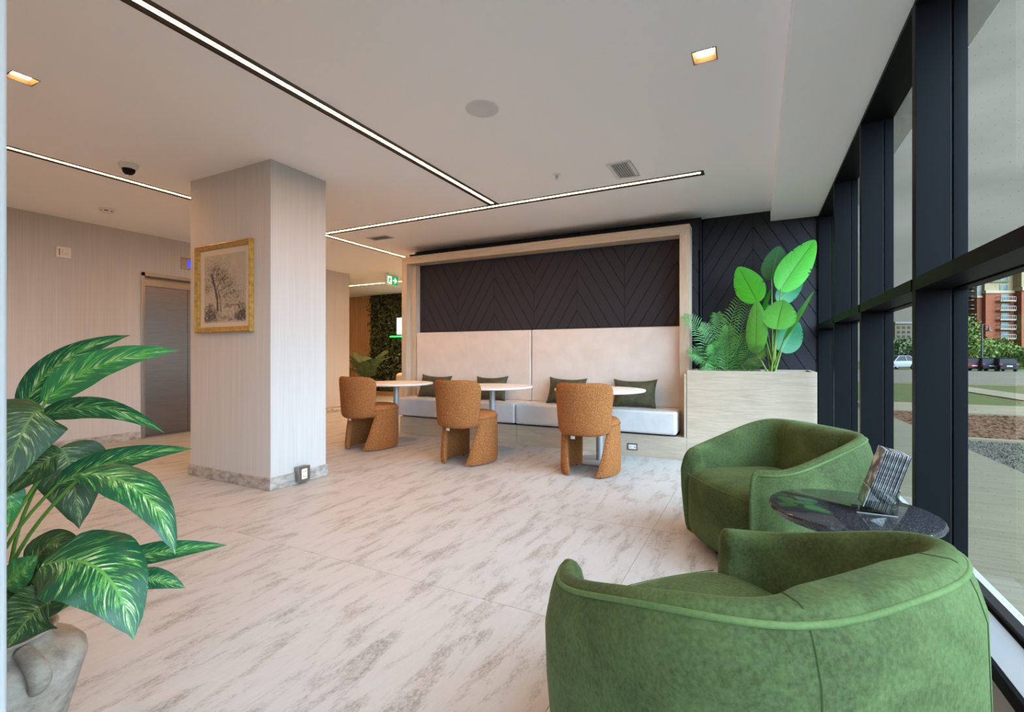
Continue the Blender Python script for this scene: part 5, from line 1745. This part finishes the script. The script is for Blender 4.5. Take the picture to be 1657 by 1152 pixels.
for k in range(5):
    y = 488 + 15.1 * k
    bl = bbox('balcony', (1611, y), (1636, y - 1.4), -1.6, 0.2, 'stucco_trim')
    rr_ = bbox('balcony_rail', (1611.2, y - 6.6), (1635.8, y - 7.4), -1.6, -1.5, 'rail', bl)
    for q in range(9):
        x = 1611.4 + q * 3.0
        bbox('baluster', (x, y - 1.4), (x + 0.55, y - 6.6), -1.58, -1.5, 'rail', bl)
    for xw in (1611.2, 1635.2): bbox('side_rail', (xw, y - 6.6), (xw + 0.6, y - 7.4), -1.6, 0.1, 'rail', bl)
    w = bbox('window', (1619, y - 0.8), (1632.2, y - 12), -0.12, 0.05, 'stucco_trim')
    bbox('pane', (1619.7, y - 1.2), (1625.3, y - 11.4), -0.16, -0.1, 'pane_far', w); bbox('pane', (1626, y - 1.2), (1631.6, y - 11.4), -0.16, -0.1, 'pane_far', w)
    bbox('canopy', (1611, y + 0.9), (1636, y), -1.5, 0, 'stucco_grey', bl)
for y, rl in ((470, 0), (455, 1)):
    w = bbox('window', (1619, y), (1632, y - 10), 0.18, 0.32, 'stucco_trim')
    bbox('pane', (1619.7, y - .4), (1625.3, y - 9.4), 0.12, 0.2, 'pane_far', w); bbox('pane', (1626, y - .4), (1631.4, y - 9.4), 0.12, 0.2, 'pane_far', w)
bbox('roof_garden', (1598, 456.5), (1632, 452.8), -0.2, 0.3, 'leaf_tree_far')
for k in range(8):
    y = 470 + 14.6 * k
    bl = bbox('balcony', (1582, y), (1587, y - 1.2), 2.0, 9.0, 'stucco_trim')
    bbox('balcony_rail', (1582, y - 6.0), (1587, y - 6.9), 2.0, 9.0, 'rail', bl)
    bbox('balcony_screen', (1583, y - 1.2), (1586.8, y - 6.0), 3.0, 8.5, 'glass_dark', bl)
for k in range(5):
    y = 488 + 15.1 * k
    for xw in (1670, 1700, 1730):
        w = bbox('window', (xw, y - 1), (xw + 12, y - 11), -2.3, -2.2, 'stucco_trim')
        bbox('pane', (xw + .7, y - 1.5), (xw + 11.3, y - 10.5), -2.35, -2.28, 'pane_far', w)

# pale block and tan tower in the narrow pane
DB = 220.0; KB = DB / FPX
bO = FW * DB
Mb = Matrix(((RT.x, FW.x, 0, bO.x), (RT.y, FW.y, 0, bO.y), (0, 0, 1, 0), (0, 0, 0, 1)))
bb = empty('pale_apartments', Mb @ Vector(((1470 - CXP) * KB, 0, -2))); tag(bb, 'long pale apartment block far beyond the car park', 'building')
bbox('wall', (1448, 585), (1540, 541.5), 0, 16, 'stucco_trim')
bbox('brick_base', (1448, 585), (1540, 559), -0.6, 16, 'brick_dark')
bbox('parapet', (1447.5, 541.5), (1541, 539.5), -0.5, 16, 'stucco_grey')
for r in range(3):
    for c in range(12):
        xw = 1448.5 + c * 7.6; y = 547.5 + r * 6.2
        w = bbox('window', (xw, y), (xw + 4.4, y - 3.6), -0.75 if r == 2 else -0.12, 0.1, 'stucco_grey')
        bbox('pane', (xw + .4, y - .3), (xw + 4.0, y - 3.3), -0.85 if r == 2 else -0.2, 0.1, 'glass_dark', w)
bb = empty('tan_tower', Mb @ Vector(((1440 - CXP) * KB, -8, -2))); tag(bb, 'tan apartment tower left in the narrow pane', 'building')
bbox('wall', (1420, 585), (1446.5, 526), -10, -1, 'stucco_tan')
bbox('roof', (1419, 526), (1447, 523), -10.5, -1, 'stucco_grey')
for r in range(6):
    for c in range(3):
        xw = 1423 + c * 8; y = 534 + r * 7
        w = bbox('window', (xw, y), (xw + 5, y - 4.5), -10.1, -10, 'stucco_grey'); bbox('pane', (xw + .5, y - .4), (xw + 4.5, y - 4.1), -10.2, -10, 'glass_dark', w)
